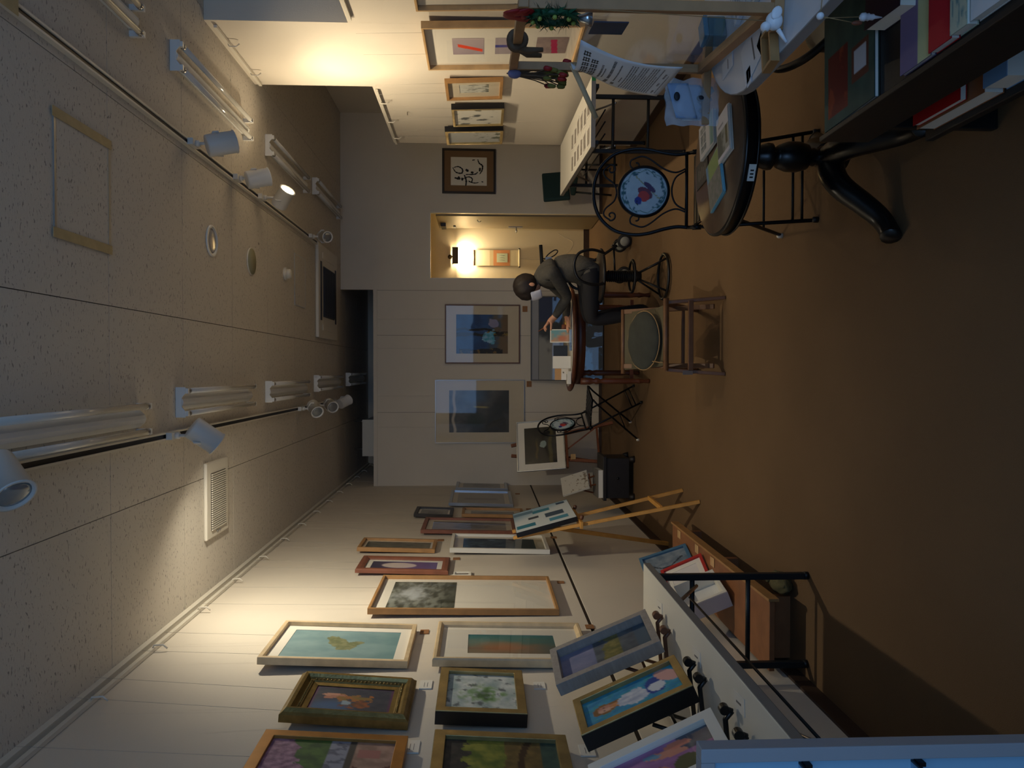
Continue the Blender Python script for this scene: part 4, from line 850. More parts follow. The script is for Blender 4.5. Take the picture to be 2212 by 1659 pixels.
# ------------------------------------------------------------------ dark round pedestal table
wood('worn_walnut', (104, 76, 52), 0.4); mat('black_stain', (20, 17, 16), 0.3, bump=0.1, bscale=40)
t = thing('pedestal_table', 'small round dark pedestal table with three curved feet', 'table', (0.80, 2.74, 0))
top = B().lathe([(0.27, 0.51), (0.285, 0.515), (0.287, 0.55), (0.294, 0.558), (0.294, 0.566), (0.288, 0.57), (0.005, 0.571)], 56).build('tabletop', 'black_stain', t)
B().lathe([(0.2835, 0.5695), (0.2835, 0.5725), (0.002, 0.5728)], 56).build('wood_inlay', 'worn_walnut', top)
B().tube([(0.2885*math.cos(a*2*PI/56), 0.2885*math.sin(a*2*PI/56), 0.523) for a in range(56)], 0.004, 6, closed=True).build('moulding', 'black_stain', top)
pl = B().bb(-0.028, 0.028, -0.002, 0.002, -0.012, 0.012).build('inventory_plate', 'card_white', top); pl.location = (-0.13, -0.258, 0.537); pl.rotation_euler = (0, 0, -0.47)
for i_, x_ in enumerate((-0.015, -0.004, 0.008)): B().bb(x_-0.0025, x_+0.0025, -0.0026, -0.0021, -0.006, 0.006).build('plate_figure', 'ink', pl)
B().lathe([(0.06, 0.51), (0.055, 0.49), (0.032, 0.46), (0.038, 0.42), (0.045, 0.40), (0.05, 0.385), (0.048, 0.37), (0.03, 0.36), (0.042, 0.345), (0.055, 0.31), (0.056, 0.27), (0.046, 0.235), (0.03, 0.225), (0.034, 0.21), (0.028, 0.20), (0.04, 0.185), (0.045, 0.15), (0.045, 0.09), (0.02, 0.075)], 28).build('turned_column', 'black_stain', t)
for ang in (math.radians(214), math.radians(268+360), math.radians(64)):
    d = Vector((math.cos(ang), math.sin(ang), 0)); pts = [d*0.03+Vector((0, 0, 0.15)), d*0.10+Vector((0, 0, 0.16)), d*0.17+Vector((0, 0, 0.14)), d*0.25+Vector((0, 0, 0.085)), d*0.32+Vector((0, 0, 0.045)), d*0.385+Vector((0, 0, 0.034)), d*0.405+Vector((0, 0, 0.036))]
    c = curve(pts, 6); n = len(c)
    B().tube(c, [0.05-0.022*(i/n)+(0.006*sst(0.75, 0.95, i/n)) for i in range(n)], 12).build('curved_foot', 'black_stain', t)
def leaflet_stack(label, px, z, w_, h_, n, rz, fn, edge='card_white', name='leaflet_stack', th=0.0015):
    p = onZ(*px, z); t = thing(name, label, 'leaflets', (p.x, p.y, z+0.0008), rz, group='leaflets on the dark round table')
    for k in range(n):
        a = B().bb(-w_/2, w_/2, -h_/2, h_/2, k*th, k*th+th*0.85).build('leaflet', edge, t); a.location = (random.uniform(-1, 1)*0.004, random.uniform(-1, 1)*0.004, 0); a.rotation_euler = (0, 0, random.uniform(-1, 1)*0.03)
    grid_art('printed_cover', w_*0.98, h_*0.98, fn, t, n*th+0.0006, 0, -h_*0.49, 0.004)
def lf_a(u, v):
    c = (220, 216, 210)
    if 0.12 < u < 0.88 and (0.50 < v < 0.66 or 0.70 < v < 0.88): c = mixc((110, 116, 116), (170, 170, 160), 0.5+FB(u, v, 8, 1)) if abs((u*3) % 1-0.5) < 0.44 else c
    return mixc(c, (120, 160, 150), sst(0.3, 0.12, v)) if v < 0.3 else c
def lf_b(u, v):
    c = (222, 220, 224)
    if v < 0.62 and v > 0.08: c = mixc((96, 100, 90), (170, 170, 160), sst(0.3, 0.7, u+0.3*FB(u, v, 6, 3)))
    if v < 0.62 and 0.70 < u < 0.88 and v > 0.2: c = (96, 90, 54)
    return (150, 150, 160) if 0.72 < v < 0.78 and 0.15 < u < 0.6 else c
def lf_c(u, v):
    c = mixc((150, 170, 100), (110, 150, 190), sst(0.75, 0.95, 1-u)) if v > 0.62 else mixc((120, 124, 110), (150, 140, 130), 0.5+FB(u, v, 7, 4))
    return c
def lf_d(u, v):
    c = (66, 58, 50)
    for k in range(5):
        if abs(u-0.22-0.14*k) < 0.022 and 0.25 < v < 0.72-0.06*(k % 2): c = (150, 144, 134)
    return c
leaflet_stack('pile of pale photo leaflets at the back of the dark round table', (1533, 292), 0.5735, 0.13, 0.17, 9, 0.15, lf_a)
leaflet_stack('pile of white leaflets with a landscape photo on the dark round table', (1570, 290), 0.5735, 0.125, 0.17, 9, -1.4, lf_b)
leaflet_stack('pile of green and blue leaflets fanned on the dark round table', (1550, 388), 0.5735, 0.15, 0.19, 8, -1.25, lf_c, edge=mat('paper_cyan', (130, 190, 206), 0.7))
leaflet_stack('single dark brown leaflet with pale letter strokes on the round table', (1518, 372), 0.5735, 0.15, 0.10, 1, -1.45, lf_d, edge='dark_frame')
# ------------------------------------------------------------------ oval table with its things
wood('mahogany', (92, 50, 32), 0.4); mat('satin_top', (190, 182, 166), 0.35)
t = thing('oval_table', 'oval dark wood table with turned legs where the woman sits', 'table', (0.28, 6.55, 0))
top = B().lathe([(0.445, 0.645), (0.46, 0.655), (0.465, 0.665), (0.46, 0.677), (0.45, 0.68), (0.004, 0.68)], 56, sx=1.0, sy=0.86).build('tabletop', 'mahogany', t)
B().lathe([(0.42, 0.6802), (0.42, 0.6825), (0.004, 0.683)], 56, sx=1.0, sy=0.86).build('table_mat', 'satin_top', top)
B().lathe([(0.40, 0.57), (0.40, 0.645)], 48, sx=1.0, sy=0.82).build('apron', 'mahogany', t)
for sx, sy in ((-1, -1), (1, -1), (-1, 1), (1, 1)):
    B().lathe([(0.016, 0), (0.02, 0.015), (0.014, 0.05), (0.022, 0.09), (0.024, 0.10), (0.018, 0.115), (0.024, 0.17), (0.026, 0.40), (0.018, 0.43), (0.028, 0.45), (0.028, 0.47), (0.02, 0.485), (0.03, 0.52), (0.03, 0.60)], 16, (sx*0.37 if sy < 0 else sx*0.30, sy*0.22, 0)).build('leg', 'mahogany', t)
B().bb(-0.35, 0.35, -0.012, 0.012, 0.10, 0.13).build('stretcher', 'mahogany', t)
ZT = 0.6835
def standing_card(name, label, px, w_, h_, m_, fn=None, border=0.0, cat='card', Y=None, tilt=0.18):
    p = onZ(*px, ZT) if Y is None else Vector((onY(*px, Y).x, Y, ZT))
    t = thing(name, label, cat, (p.x, p.y, ZT+0.001), 0.0, group=None)
    a = B().bb(-w_/2, w_/2, -0.004, 0.0, 0, h_).build('card', m_, t); a.rotation_euler = (-tilt, 0, 0)
    if fn:
        g = grid_art('print', w_-2*border, h_-2*border, fn, t, 0, 0, border); g.rotation_euler = (PI/2-tilt, 0, 0); g.location = (0, -0.0045*math.cos(tilt)-0.0005, 0)
    b_ = B().bb(-0.012, 0.012, -0.002, 0.002, 0, h_*0.75).build('strut', 'backing_board', t); b_.location = (0, 0.075, 0); b_.rotation_euler = (0.42, 0, 0)
    return t
standing_card('photo_stand', 'small framed card of red and blue haze standing on the oval table', (1224, 725), 0.115, 0.175, 'white_frame', lambda u, v: mixc(mixc((196, 150, 120), (110, 160, 170), sst(0.3, 0.9, u*0.6+v*0.5+0.3*FB(u, v, 4, 2))), (196, 100, 70), 0.6*sst(0.35, 0.1, math.hypot(u-0.3, v-0.4))), 0.008, 'photo frame', Y=6.36)
standing_card('sign_card', 'white square sign card standing on the oval table', (1222, 782), 0.105, 0.155, 'card_white', None, 0, 'sign', Y=6.33)
standing_card('message_card', 'brown and white message card beside the white sign card', (1214, 808), 0.10, 0.12, 'oak_light', lambda u, v: (196, 150, 100) if v > 0.52 else ((230, 226, 220) if not (0.6 < u < 0.75 and 0.3 < v < 0.42) else (90, 80, 70)), 0.0, 'card', Y=6.50)
standing_card('tablet', 'black tablet propped behind the white sign card', (1215, 758), 0.10, 0.125, 'black_plastic', None, 0, 'tablet', Y=6.58)
t = thing('tissue_box', 'small white box at the left end of the oval table', 'box', (-0.06, 6.33, ZT)); B().bb(-0.055, 0.055, -0.03, 0.03, 0, 0.035).build('carton', 'card_white', t, 0.003); B().bb(-0.03, 0.03, -0.008, 0.008, 0.0352, 0.0365).build('slot', 'print_grey', t)
t = thing('paper_stack', 'stack of white papers on the oval table before the woman', 'papers', (0.54, 6.45, ZT), 0.5)
for k in range(7):
    s_ = B().bb(-0.105, 0.105, -0.075, 0.075, 0.001+k*0.004, 0.004+k*0.004).build('sheet', 'card_white', t); s_.rotation_euler = (0, 0, random.uniform(-.05, .05))
t = thing('yellow_book', 'thin yellow-edged book standing open on the oval table', 'book', (0.44, 6.62, ZT), 0.2)
B().bb(-0.09, 0.09, -0.06, 0.06, 0.003, 0.03).build('pages', mat('paper_yellow', (206, 178, 80), 0.7), t); B().bb(-0.092, 0.092, -0.062, 0.062, 0.03, 0.034).build('cover', 'dark_frame', t); B().bb(-0.092, 0.092, -0.062, 0.062, 0, 0.003).build('cover', 'dark_frame', t)
t = thing('clay_cup', 'small reddish clay cup on the oval table near her hand', 'cup', (0.37, 6.45, ZT)); B().lathe([(0.022, 0), (0.03, 0.01), (0.034, 0.05), (0.032, 0.065), (0.028, 0.065), (0.026, 0.012), (0.002, 0.010)], 20).build('cup_body', mat('clay', (120, 66, 44), 0.6), t); B().tube([(0.033, 0, 0.05), (0.055, 0, 0.045), (0.055, 0, 0.025), (0.033, 0, 0.018)], 0.004, 6).build('handle', 'clay', t)
t = thing('clear_bowl', 'clear plastic tray lying at the middle of the oval table', 'tray', (0.26, 6.30, ZT)); B().bb(-0.09, 0.09, -0.04, 0.04, 0, 0.003).build('tray_floor', ACRYL, t); 
for sy in (-1, 1): B().bb(-0.09, 0.09, sy*0.04-0.0015, sy*0.04+0.0015, 0.003, 0.02).build('tray_wall', ACRYL, t)

# ------------------------------------------------------------------ swivel iron chair
t = thing('swivel_chair', 'old black iron swivel chair with screw column under the woman', 'chair', (0.74, 5.78, 0))
circ = lambda r, z, n=40, cx=0, cy=0: [(cx+r*math.cos(2*PI*k/n), cy+r*math.sin(2*PI*k/n), z) for k in range(n)]
B().tube(circ(0.175, 0.022), 0.012, 8, closed=True).build('base_ring', 'black_metal', t)
for k in range(4):
    a = PI/4+k*PI/2; B().tube([(0.175*math.cos(a), 0.175*math.sin(a), 0.03), (0.03*math.cos(a), 0.03*math.sin(a), 0.23)], 0.008, 8).build('leg', 'black_metal', t)
B().tube(circ(0.125, 0.27), 0.010, 8, closed=True).build('foot_ring', 'black_metal', t)
for k in range(4):
    a = k*PI/2; B().tube([(0.125*math.cos(a), 0.125*math.sin(a), 0.27), (0.02*math.cos(a), 0.02*math.sin(a), 0.25)], 0.006, 6).build('ring_spoke', 'black_metal', t)
col = B().lathe([(0.034, 0.20), (0.04, 0.22), (0.04, 0.5), (0.06, 0.51)], 20).build('screw_column', 'black_metal', t)
B().tube([(0.043*math.cos(k*0.5), 0.043*math.sin(k*0.5), 0.23+k*0.0012) for k in range(200)], 0.005, 5).build('screw_thread', 'black_metal', col)
B().lathe([(0.19, 0.505), (0.20, 0.51), (0.20, 0.525), (0.19, 0.535), (0.01, 0.535)], 36).build('seat', mat('seat_dark', (40, 32, 26), 0.5), t)
B().tube(circ(0.205, 0.52), 0.010, 8, closed=True).build('seat_ring', 'black_metal', t)
for s in (-1, 1):
    B().tube(curve([Vector(p) for p in ((0.15, s*0.19, 0.52), (0.17, s*0.22, 0.62), (0.14, s*0.23, 0.72), (0.05, s*0.23, 0.755), (-0.05, s*0.225, 0.72), (-0.09, s*0.21, 0.62), (-0.08, s*0.19, 0.52))], 5), 0.011, 8).build('arm_hoop', 'black_metal', t)

# ------------------------------------------------------------------ low folding canvas stool with cushion
wood('beech', (112, 76, 48), 0.5); mat('canvas', (96, 88, 66), 0.9, bump=0.3, bscale=300); mat('cushion_dark', (52, 54, 48), 0.9, bump=0.3, bscale=120, var=0.15, vscale=14)
O = Vector((0.22, 4.6, 0)); q = lambda x, y, z: Vector((x, y, z))-O
t = thing('folding_stool', 'low folding wooden chair with slung canvas seat and dark cushion', 'chair', O)
B().tube([q(0.435, 4.42, 0.34), q(0.0, 4.42, 0.34)], 0.017, 10).build('near_rail', 'beech', t); B().tube([q(0.40, 4.83, 0.52), q(-0.02, 4.83, 0.52)], 0.015, 10).build('far_rail', 'beech', t)
cv = B(); n = 12; vs = []
for j in range(n+1):
    s_ = j/n; y = 4.42+0.41*s_; z = 0.345+0.18*s_-0.06*math.sin(PI*s_)
    for x in (0.40-0.02*s_, 0.035-0.03*s_): vs += [q(x, y, z), q(x, y, z-0.004)]
fs = []
for j in range(n):
    a = j*4; b_ = a+4; fs += [(a, a+2, b_+2, b_), (a+1, b_+1, b_+3, a+3), (a, b_, b_+1, a+1), (a+2, a+3, b_+3, b_+2)]
cv.add(vs, fs, True).build('canvas_seat', 'canvas', t)
for x in (0.405, 0.01):
    sg = 1 if x > 0.2 else -1
    B().bar(q(x+sg*0.005, 4.43, 0.335), q(x+sg*0.03, 4.36, 0.0), 0.022, 0.035, (0, 1, 0)).build('leg', 'beech', t, 0.003)
    B().bar(q(x-sg*0.02, 4.83, 0.52), q(x-sg*0.02, 4.38, 0.06), 0.018, 0.03, (1, 0, 0)).build('leg', 'beech', t, 0.003)
    B().bar(q(x, 4.46, 0.33), q(x, 4.92, 0.0), 0.018, 0.03, (1, 0, 0)).build('leg', 'beech', t, 0.003)
B().bar(q(0.42, 4.385, 0.20), q(0.0, 4.385, 0.20), 0.02, 0.03).build('stretcher', 'beech', t, 0.003); B().bar(q(0.39, 4.70, 0.16), q(0.02, 4.70, 0.16), 0.02, 0.02).build('stretcher', 'beech', t, 0.003)
B().bb(-0.012, 0.012, -0.004, 0.004, -0.03, 0.03).build('hinge_plate', 'steel', t).location = q(-0.012, 4.375, 0.22)
cu = B().ell((0, 0, 0), (0.185, 0.16, 0.035), n=32, m=14, fn=lambda v: 1+0.04*noise.noise(v*4)).build('cushion', 'cushion_dark', t); cu.location = q(0.19, 4.63, 0.43); cu.rotation_euler = (0.43, 0, 0)
B().tube([(0.185*math.cos(a*2*PI/40), 0.16*math.sin(a*2*PI/40), 0) for a in range(40)], 0.004, 6, closed=True).build('piping', mat('string', (150, 120, 80), 0.8), cu)
B().tube([q(0.06, 4.55, 0.40), q(0.05, 4.46, 0.37), q(0.05, 4.415, 0.36)], 0.003, 6).build('tie_string', 'string', t)

# ------------------------------------------------------------------ rollator behind the woman
mat('rubber', (22, 22, 24), 0.7); mat('tyre_rim', (150, 150, 140), 0.5)
O = Vector((1.10, 7.2, 0)); t = thing('walker', 'black folding walker with small wheels and brake lever before the doorway', 'walker', O)
q = lambda x, y, z: Vector((x, y, z))-O
B().tube([q(1.22, 7.2, 0.875), q(0.98, 7.2, 0.86)], 0.017, 10).build('handle_grip', 'rubber', t)
B().tube([q(1.06, 7.2, 0.86), q(1.03, 7.22, 0.42)], 0.013, 8).build('stem', 'black_metal', t); B().tube([q(1.09, 7.2, 0.86), q(0.98, 7.22, 0.42)], 0.006, 6).build('brake_cable', 'black_plastic', t)
B().tube(curve([q(1.08, 7.2, 0.84), q(1.13, 7.19, 0.80), q(1.17, 7.19, 0.74), q(1.16, 7.19, 0.71), q(1.12, 7.19, 0.74), q(1.08, 7.2, 0.82)], 5), 0.006, 6).build('brake_lever', 'black_metal', t)
B().bb(-0.03, 0.03, -0.02, 0.02, -0.03, 0.03).build('clamp_box', 'steel', t).location = q(1.07, 7.19, 0.80)
B().tube(curve([q(0.86, 7.2, 0.50), q(0.92, 7.2, 0.56), q(1.00, 7.2, 0.50), q(1.08, 7.2, 0.34), q(1.22, 7.2, 0.13)], 6), 0.013, 8).build('frame_tube', 'black_metal', t)
B().tube(curve([q(0.86, 7.2, 0.50), q(0.90, 7.2, 0.36), q(0.95, 7.2, 0.20), q(0.94, 7.2, 0.08)], 6), 0.012, 8).build('frame_tube', 'black_metal', t)
B().tube([q(1.19, 7.2, 0.16), q(0.96, 7.2, 0.15)], 0.010, 8).build('link_bar', 'black_metal', t); B().tube([q(1.12, 7.2, 0.28), q(0.93, 7.2, 0.28)], 0.008, 8).build('link_bar', 'black_metal', t)
B().lathe([(0.0145, -0.03), (0.0145, 0.03)], 10, q(1.06, 7.2, 0.38), (0.55, 0, -0.8)).build('label_band', 'card_white', t)
for x, y in ((1.25, 7.12), (0.94, 7.15), (1.25, 7.36), (0.94, 7.36)):
    wh = B().lathe([(0.045, -0.016), (0.066, -0.014), (0.07, -0.006), (0.07, 0.006), (0.066, 0.014), (0.045, 0.016)], 24, q(x, y, 0.07), (0.35, 1, 0)).build('wheel', 'rubber', t)
    B().lathe([(0.012, -0.018), (0.046, -0.0165), (0.046, 0.0165), (0.012, 0.018)], 20, q(x, y, 0.07), (0.35, 1, 0)).build('hub', 'tyre_rim', wh)
    B().tube([q(x, y+0.03, 0.07), q(x, y+0.03, 0.15), q(x-0.02, 7.2, 0.16)], 0.008, 8).build('fork', 'black_metal', t)

# ------------------------------------------------------------------ right table leaflets, chair behind, recess things
L0 = M2 @ Vector((0.1, 0.12, 0.72))
k_ = 0
words = ['first', 'second', 'third', 'fourth', 'fifth', 'sixth']
for i in range(6):
    for j in range(2):
        p = M2 @ Vector((0.10+0.18*j+random.uniform(-.015, .015), 0.12+i*0.18+random.uniform(-.012, .012), 0.7205)); k_ += 1
        t = thing('leaflet', 'pale printed leaflet, %s from the near end in the %s row on the right table' % (words[i], 'wall-side' if j else 'room-side'), 'leaflet', p, random.uniform(-.12, .12)-0.06, group='leaflets on the right table')
        B().bb(-0.066, 0.066, -0.07, 0.07, 0, 0.002).build('sheet', 'card_white', t)
        sd = random.uniform(0, 9); grid_art('print', 0.11, 0.10, (lambda s: lambda u, v: mixc((170, 160, 148), (110, 104, 98), 0.5+FB(u, v, 6, s)))(sd), t, 0.0024, 0, -0.065, 0.008)
tag(B().bb(-0.012, 0.012, -0.004, 0.004, -0.012, 0.012).build('green_tape', mat('green_tape', (40, 130, 70), 0.6)), 'bit of green tape on the near edge of the right table', 'tape').location = M2 @ Vector((0.44, -0.006, 0.705))
mat('teal_cloth', (34, 60, 60), 0.9)
t = thing('upholstered_chair', 'dark teal upholstered chair behind the end of the right panels', 'chair', (2.25, 8.2, 0), math.radians(35))
B().bb(-0.22, 0.22, -0.22, 0.22, 0.40, 0.46).build('seat', 'teal_cloth', t, 0.02); bk = B().bb(-0.22, 0.22, -0.02, 0.03, 0.46, 0.76).build('backrest', 'teal_cloth', t, 0.015); bk.location = (0, 0.2, 0); bk.rotation_euler = (-0.12, 0, 0)
for sx in (-1, 1):
    for sy in (-1, 1): B().tube([(sx*0.19, sy*0.19, 0.40), (sx*0.21, sy*0.21, 0)], 0.011, 8).build('leg', 'leg_steel', t)

t = thing('hanging_scroll', 'hanging scroll with orange panel on the doorway wall', 'scroll', (1.51, 9.955, 0.93), group=None)
B().bb(-0.105, 0.105, -0.003, 0.0, 0.02, 0.62).build('scroll_paper', mat('scroll_cream', (222, 208, 168), 0.8), t); B().bb(-0.105, 0.105, -0.004, -0.003, 0.14, 0.36).build('orange_panel', mat('scroll_orange', (214, 146, 92), 0.8), t)
B().bb(-0.105, 0.105, -0.0035, -0.003, 0.36, 0.41).build('pale_band', mat('scroll_band', (206, 186, 140), 0.8), t); sq = B().bb(-0.06, 0.06, -0.006, -0.004, 0.17, 0.315).build('poem_card', mat('pale_green', (206, 214, 178), 0.8), t)
for k in range(3): B().tube([(-0.03+0.03*k, -0.0065, 0.28), (-0.028+0.03*k, -0.0065, 0.25), (-0.032+0.03*k, -0.0065, 0.21)], 0.002, 4).build('brush_line', 'print_grey', sq)
rl = B().tube([(-0.115, -0.008, 0.012), (0.115, -0.008, 0.012)], 0.012, 10).build('roller', 'scroll_cream', t)
for s in (-1, 1): B().tube([(s*0.115, -0.008, 0.012), (s*0.128, -0.008, 0.012)], 0.013, 10).build('roller_knob', 'black_plastic', rl)
B().tube([(-0.105, -0.005, 0.62), (0.105, -0.005, 0.62)], 0.006, 8).build('top_rod', 'walnut', t); B().tube([(-0.06, -0.005, 0.625), (0, -0.005, 0.68), (0.06, -0.005, 0.625)], 0.0015, 4).build('hanging_cord', 'string', t)
t = thing('picture_lamp', 'lit picture lamp with dark brass shade above the hanging scroll', 'lamp', (1.52, 9.955, 1.79))
B().bb(-0.11, 0.11, -0.13, -0.122, -0.035, 0.045).build('shade', mat('dark_brass', (84, 66, 36), 0.45, metal=0.6), t); B().bb(-0.11, 0.11, -0.13, -0.02, 0.037, 0.045).build('shade_top', 'dark_brass', t)
B().tube([(0, -0.06, 0.04), (0, -0.03, 0.08), (0, 0.012, 0.08)], 0.006, 8).build('arm', 'dark_brass', t); B().lathe([(0.03, 0), (0.03, 0.01)], 16, (0, 0.012, 0.08), (0, -1, 0)).build('wall_plate', 'dark_brass', t)
B().tube([(-0.09, -0.07, -0.005), (0.09, -0.07, -0.005)], 0.013, 10).build('lamp_tube', emis('lamp_glow', (1.0, 0.8, 0.5), 60), t)
ld = bpy.data.lights.new('picture_lamp_light', 'AREA'); ld.shape = 'RECTANGLE'; ld.size = 0.18; ld.size_y = 0.08; ld.color = (1.0, 0.80, 0.52); ld.energy = 7
lo = bpy.data.objects.new('picture_lamp_light', ld); COL.objects.link(lo); lo.parent = t; lo.location = (0, -0.07, -0.03); lo.rotation_euler = (0.35, 0, 0)
tag(B().tube(curve([Vector(p) for p in ((1.50, 9.95, 0.92), (1.49, 9.95, 0.7), (1.53, 9.95, 0.5), (1.58, 9.95, 0.3), (1.72, 9.95, 0.22), (1.80, 9.95, 0.35), (1.84, 9.94, 0.42))], 8), 0.003, 6).build('lamp_cord', mat('cord_white', (196, 188, 170), 0.6)), 'thin pale lamp cord hanging down the doorway wall', 'cord')
t = thing('duct_box', 'grey ventilation duct seen above the back wall', 'duct', (-0.85, 9.6, 2.80)); B().bb(-0.22, 0.22, -0.2, 0.6, -0.05, 0.14).build('duct_casing', 'offwhite_plastic', t, 0.004); B().bb(-0.23, 0.23, -0.21, -0.19, -0.06, 0.15).build('flange', 'offwhite_plastic', t)
for x in (-0.18, 0.18): B().tube([(x, 0.2, 0.14), (x, 0.2, 0.32)], 0.004, 6).build('hanger_rod', 'steel', t)

# ------------------------------------------------------------------ display case at the lower left edge
mat('case_paint', (160, 162, 168), 0.5); mat('case_blue', (150, 196, 226), 0.5)
t = thing('display_case', 'pale grey framed display panel with light blue face and glass shelves at the near left', 'display case', (-1.034, 1.37, 0))
for sx in (-1, 1): B().bb(sx*0.305-0.0135, sx*0.305+0.0135, 0, 0.036, 0, 1.035).build('side_rail', 'case_paint', t, 0.002)
B().bb(-0.2915, 0.2915, 0, 0.036, 1.008, 1.035).build('top_rail', 'case_paint', t, 0.002); B().bb(-0.2915, 0.2915, 0, 0.036, 0, 0.06).build('bottom_rail', 'case_paint', t, 0.002)
bp_ = B().bb(-0.2915, 0.2915, 0.024, 0.034, 0.06, 1.008).build('back_panel', 'case_blue', t)
B().lathe([(0.006, 0), (0.006, 0.003)], 14, (0.26, 0.024, 0.975), (0, -1, 0)).build('magnet', mat('teal_dot', (40, 140, 130), 0.4), bp_)
for z in (0.30, 0.61, 0.832):
    sh = B().bb(-0.275, 0.275, -0.06, 0.024, z, z+0.006).build('glass_shelf', ACRYL, t)
    for sx in (-1, 1):
        B().bb(sx*0.277-0.002, sx*0.277+0.002, -0.06, 0.024, z, z+0.006).build('shelf_edge', 'black_plastic', sh); B().bb(sx*0.277-0.004, sx*0.277+0.004, 0.006, 0.024, z-0.014, z).build('shelf_bracket', 'black_metal', sh)
# ------------------------------------------------------------------ rounded white table at the right with the wooden screen
mat('laminate', (204, 208, 214), 0.4, var=0.03, vscale=4); mat('laminate_edge', (150, 150, 152), 0.5)
def rrect(x0, x1, y0, y1, r, n=12):
    out = []
    for cx, cy, a0 in ((x1-r, y1-r, 0), (x0+r, y1-r, PI/2), (x0+r, y0+r, PI), (x1-r, y0+r, 1.5*PI)):
        for k in range(n+1): a = a0+PI/2*k/n; out.append((cx+r*math.cos(a), cy+r*math.sin(a)))
    return out
t = thing('rounded_table', 'pale table with rounded corner at the near right edge', 'table', (1.3, 1.7, 0))
pts = [(x-1.3, y-1.7) for x, y in rrect(0.78, 1.95, 0.9, 2.42, 0.42)]
top = B().prism(pts, 0.692, 0.72).build('tabletop', 'laminate', t); B().prism([(x*1.004, y*1.004) for x, y in pts], 0.690, 0.7185).build('edge_band', 'laminate_edge', top)
B().lathe([(0.035, 0.03), (0.035, 0.69)], 16, (0.15, -0.1, 0)).build('pedestal', 'black_metal', t); B().lathe([(0.28, 0), (0.28, 0.015), (0.06, 0.04)], 28, (0.15, -0.1, 0)).build('pedestal_foot', 'black_metal', t)
wood('screen_wood', (164, 122, 80), 0.55)
PN, PFv = Vector((0.877, 1.786, 0)), Vector((0.96, 2.351, 0)); dr = (PFv-PN).normalized(); nr = Vector((-dr.y, dr.x, 0))     # nr points to the room side
t = thing('counter_screen', 'wooden framed clear screen standing on the pale table', 'screen', PN+Vector((0, 0, 0.72)))
q = lambda s, n_, z: dr*s+nr*n_+Vector((0, 0, z)); Ls = (PFv-PN).length
for s in (0, Ls): B().bar(q(s, 0, 0.001), q(s, 0, 0.63), 0.025, 0.025, dr).build('post', 'screen_wood', t, 0.002)
B().bar(q(-0.02, 0, 0.63), q(Ls+0.02, 0, 0.63), 0.025, 0.025).build('top_bar', 'screen_wood', t, 0.002); B().bar(q(0, 0, 0.03), q(Ls, 0, 0.03), 0.025, 0.03).build('bottom_bar', 'screen_wood', t, 0.002)
for s in (0, Ls): B().bar(q(s, -0.12, 0.0125), q(s, 0.17 if s else 0.05, 0.0125), 0.03, 0.024).build('foot_bar', 'screen_wood', t, 0.002)
ac = B().add([q(0.012, 0, 0.045), q(Ls-0.012, 0, 0.045), q(Ls-0.012, 0, 0.45), q(0.012, 0, 0.45)], [(0, 1, 2, 3)]).build('clear_panel', ACRYL, t)
tp = B().bar(q(0.10, 0.006, 0.40), q(0.20, 0.006, 0.40), 0.003, 0.09).build('dark_blue_card', mat('navy_card', (30, 44, 70), 0.5), t)
# hung notice sheet, curling outward
t2 = thing('notice_sheet', 'white printed notice sheet hanging curled on the wooden screen', 'notice', PN+Vector((0, 0, 0.72)))
def sheet_pt(s, v):      # s 0..1 from far to near (reading direction), v 0 top .. 1 bottom
    top_ = dr*(0.47-0.235*s)+nr*(0.012+0.045*math.sin(PI*(1-s))*(1-v)**1.5)+Vector((0, 0, 0.46))
    bot_ = dr*(0.375-0.21*s)+nr*(0.125-0.03*s)+Vector((0, 0, 0.195+0.02*(1-s)))
    p = top_.lerp(bot_, v); p += nr*(0.02*math.sin(PI*v)); return p
mb = B(); n, m_ = 14, 18; vs = [sheet_pt(i/n, j/m_) for j in range(m_+1) for i in range(n+1)]
mb.add(vs, [(j*(n+1)+i, j*(n+1)+i+1, (j+1)*(n+1)+i+1, (j+1)*(n+1)+i) for j in range(m_) for i in range(n)], True)
sh = mb.build('sheet', mat('paper_white', (224, 226, 230), 0.75), t2); sh.modifiers.new('thick', 'SOLIDIFY').thickness = 0.0006
def sheet_marks(rects, m_, nm):
    mb = B()
    for s0, s1, v0, v1 in rects:
        k = 3; vs = []
        for j in range(k+1):
            for i in range(k+1):
                s_, v_ = s0+(s1-s0)*i/k, v0+(v1-v0)*j/k; p = sheet_pt(s_, v_)
                nn = (sheet_pt(s_+0.01, v_)-sheet_pt(s_-0.01, v_)).cross(sheet_pt(s_, v_+0.01)-sheet_pt(s_, v_-0.01)).normalized()
                if nn.dot(nr) < 0: nn = -nn
                vs.append(p+nn*0.0012)
        mb.add(vs, [(j*(k+1)+i, j*(k+1)+i+1, (j+1)*(k+1)+i+1, (j+1)*(k+1)+i) for j in range(k) for i in range(k)])
    o = mb.build(nm, m_, sh); return o
rnd = random.Random(3); head = []
for row, (v0, hgt, x0, x1, gw) in enumerate(((0.05, 0.075, 0.36, 0.86, 0.085), (0.14, 0.075, 0.08, 0.80, 0.085))):
    x = x0
    while x < x1:
        for k in range(3): head.append((x, x+gw*0.85, v0+hgt*(0.08+0.34*k), v0+hgt*(0.08+0.34*k)+hgt*0.13))
        head.append((x+gw*0.1, x+gw*0.25, v0, v0+hgt)); head.append((x+gw*0.6, x+gw*0.75, v0+hgt*0.1, v0+hgt)); x += gw*1.1
sheet_marks(head, 'ink', 'heading')
body = []
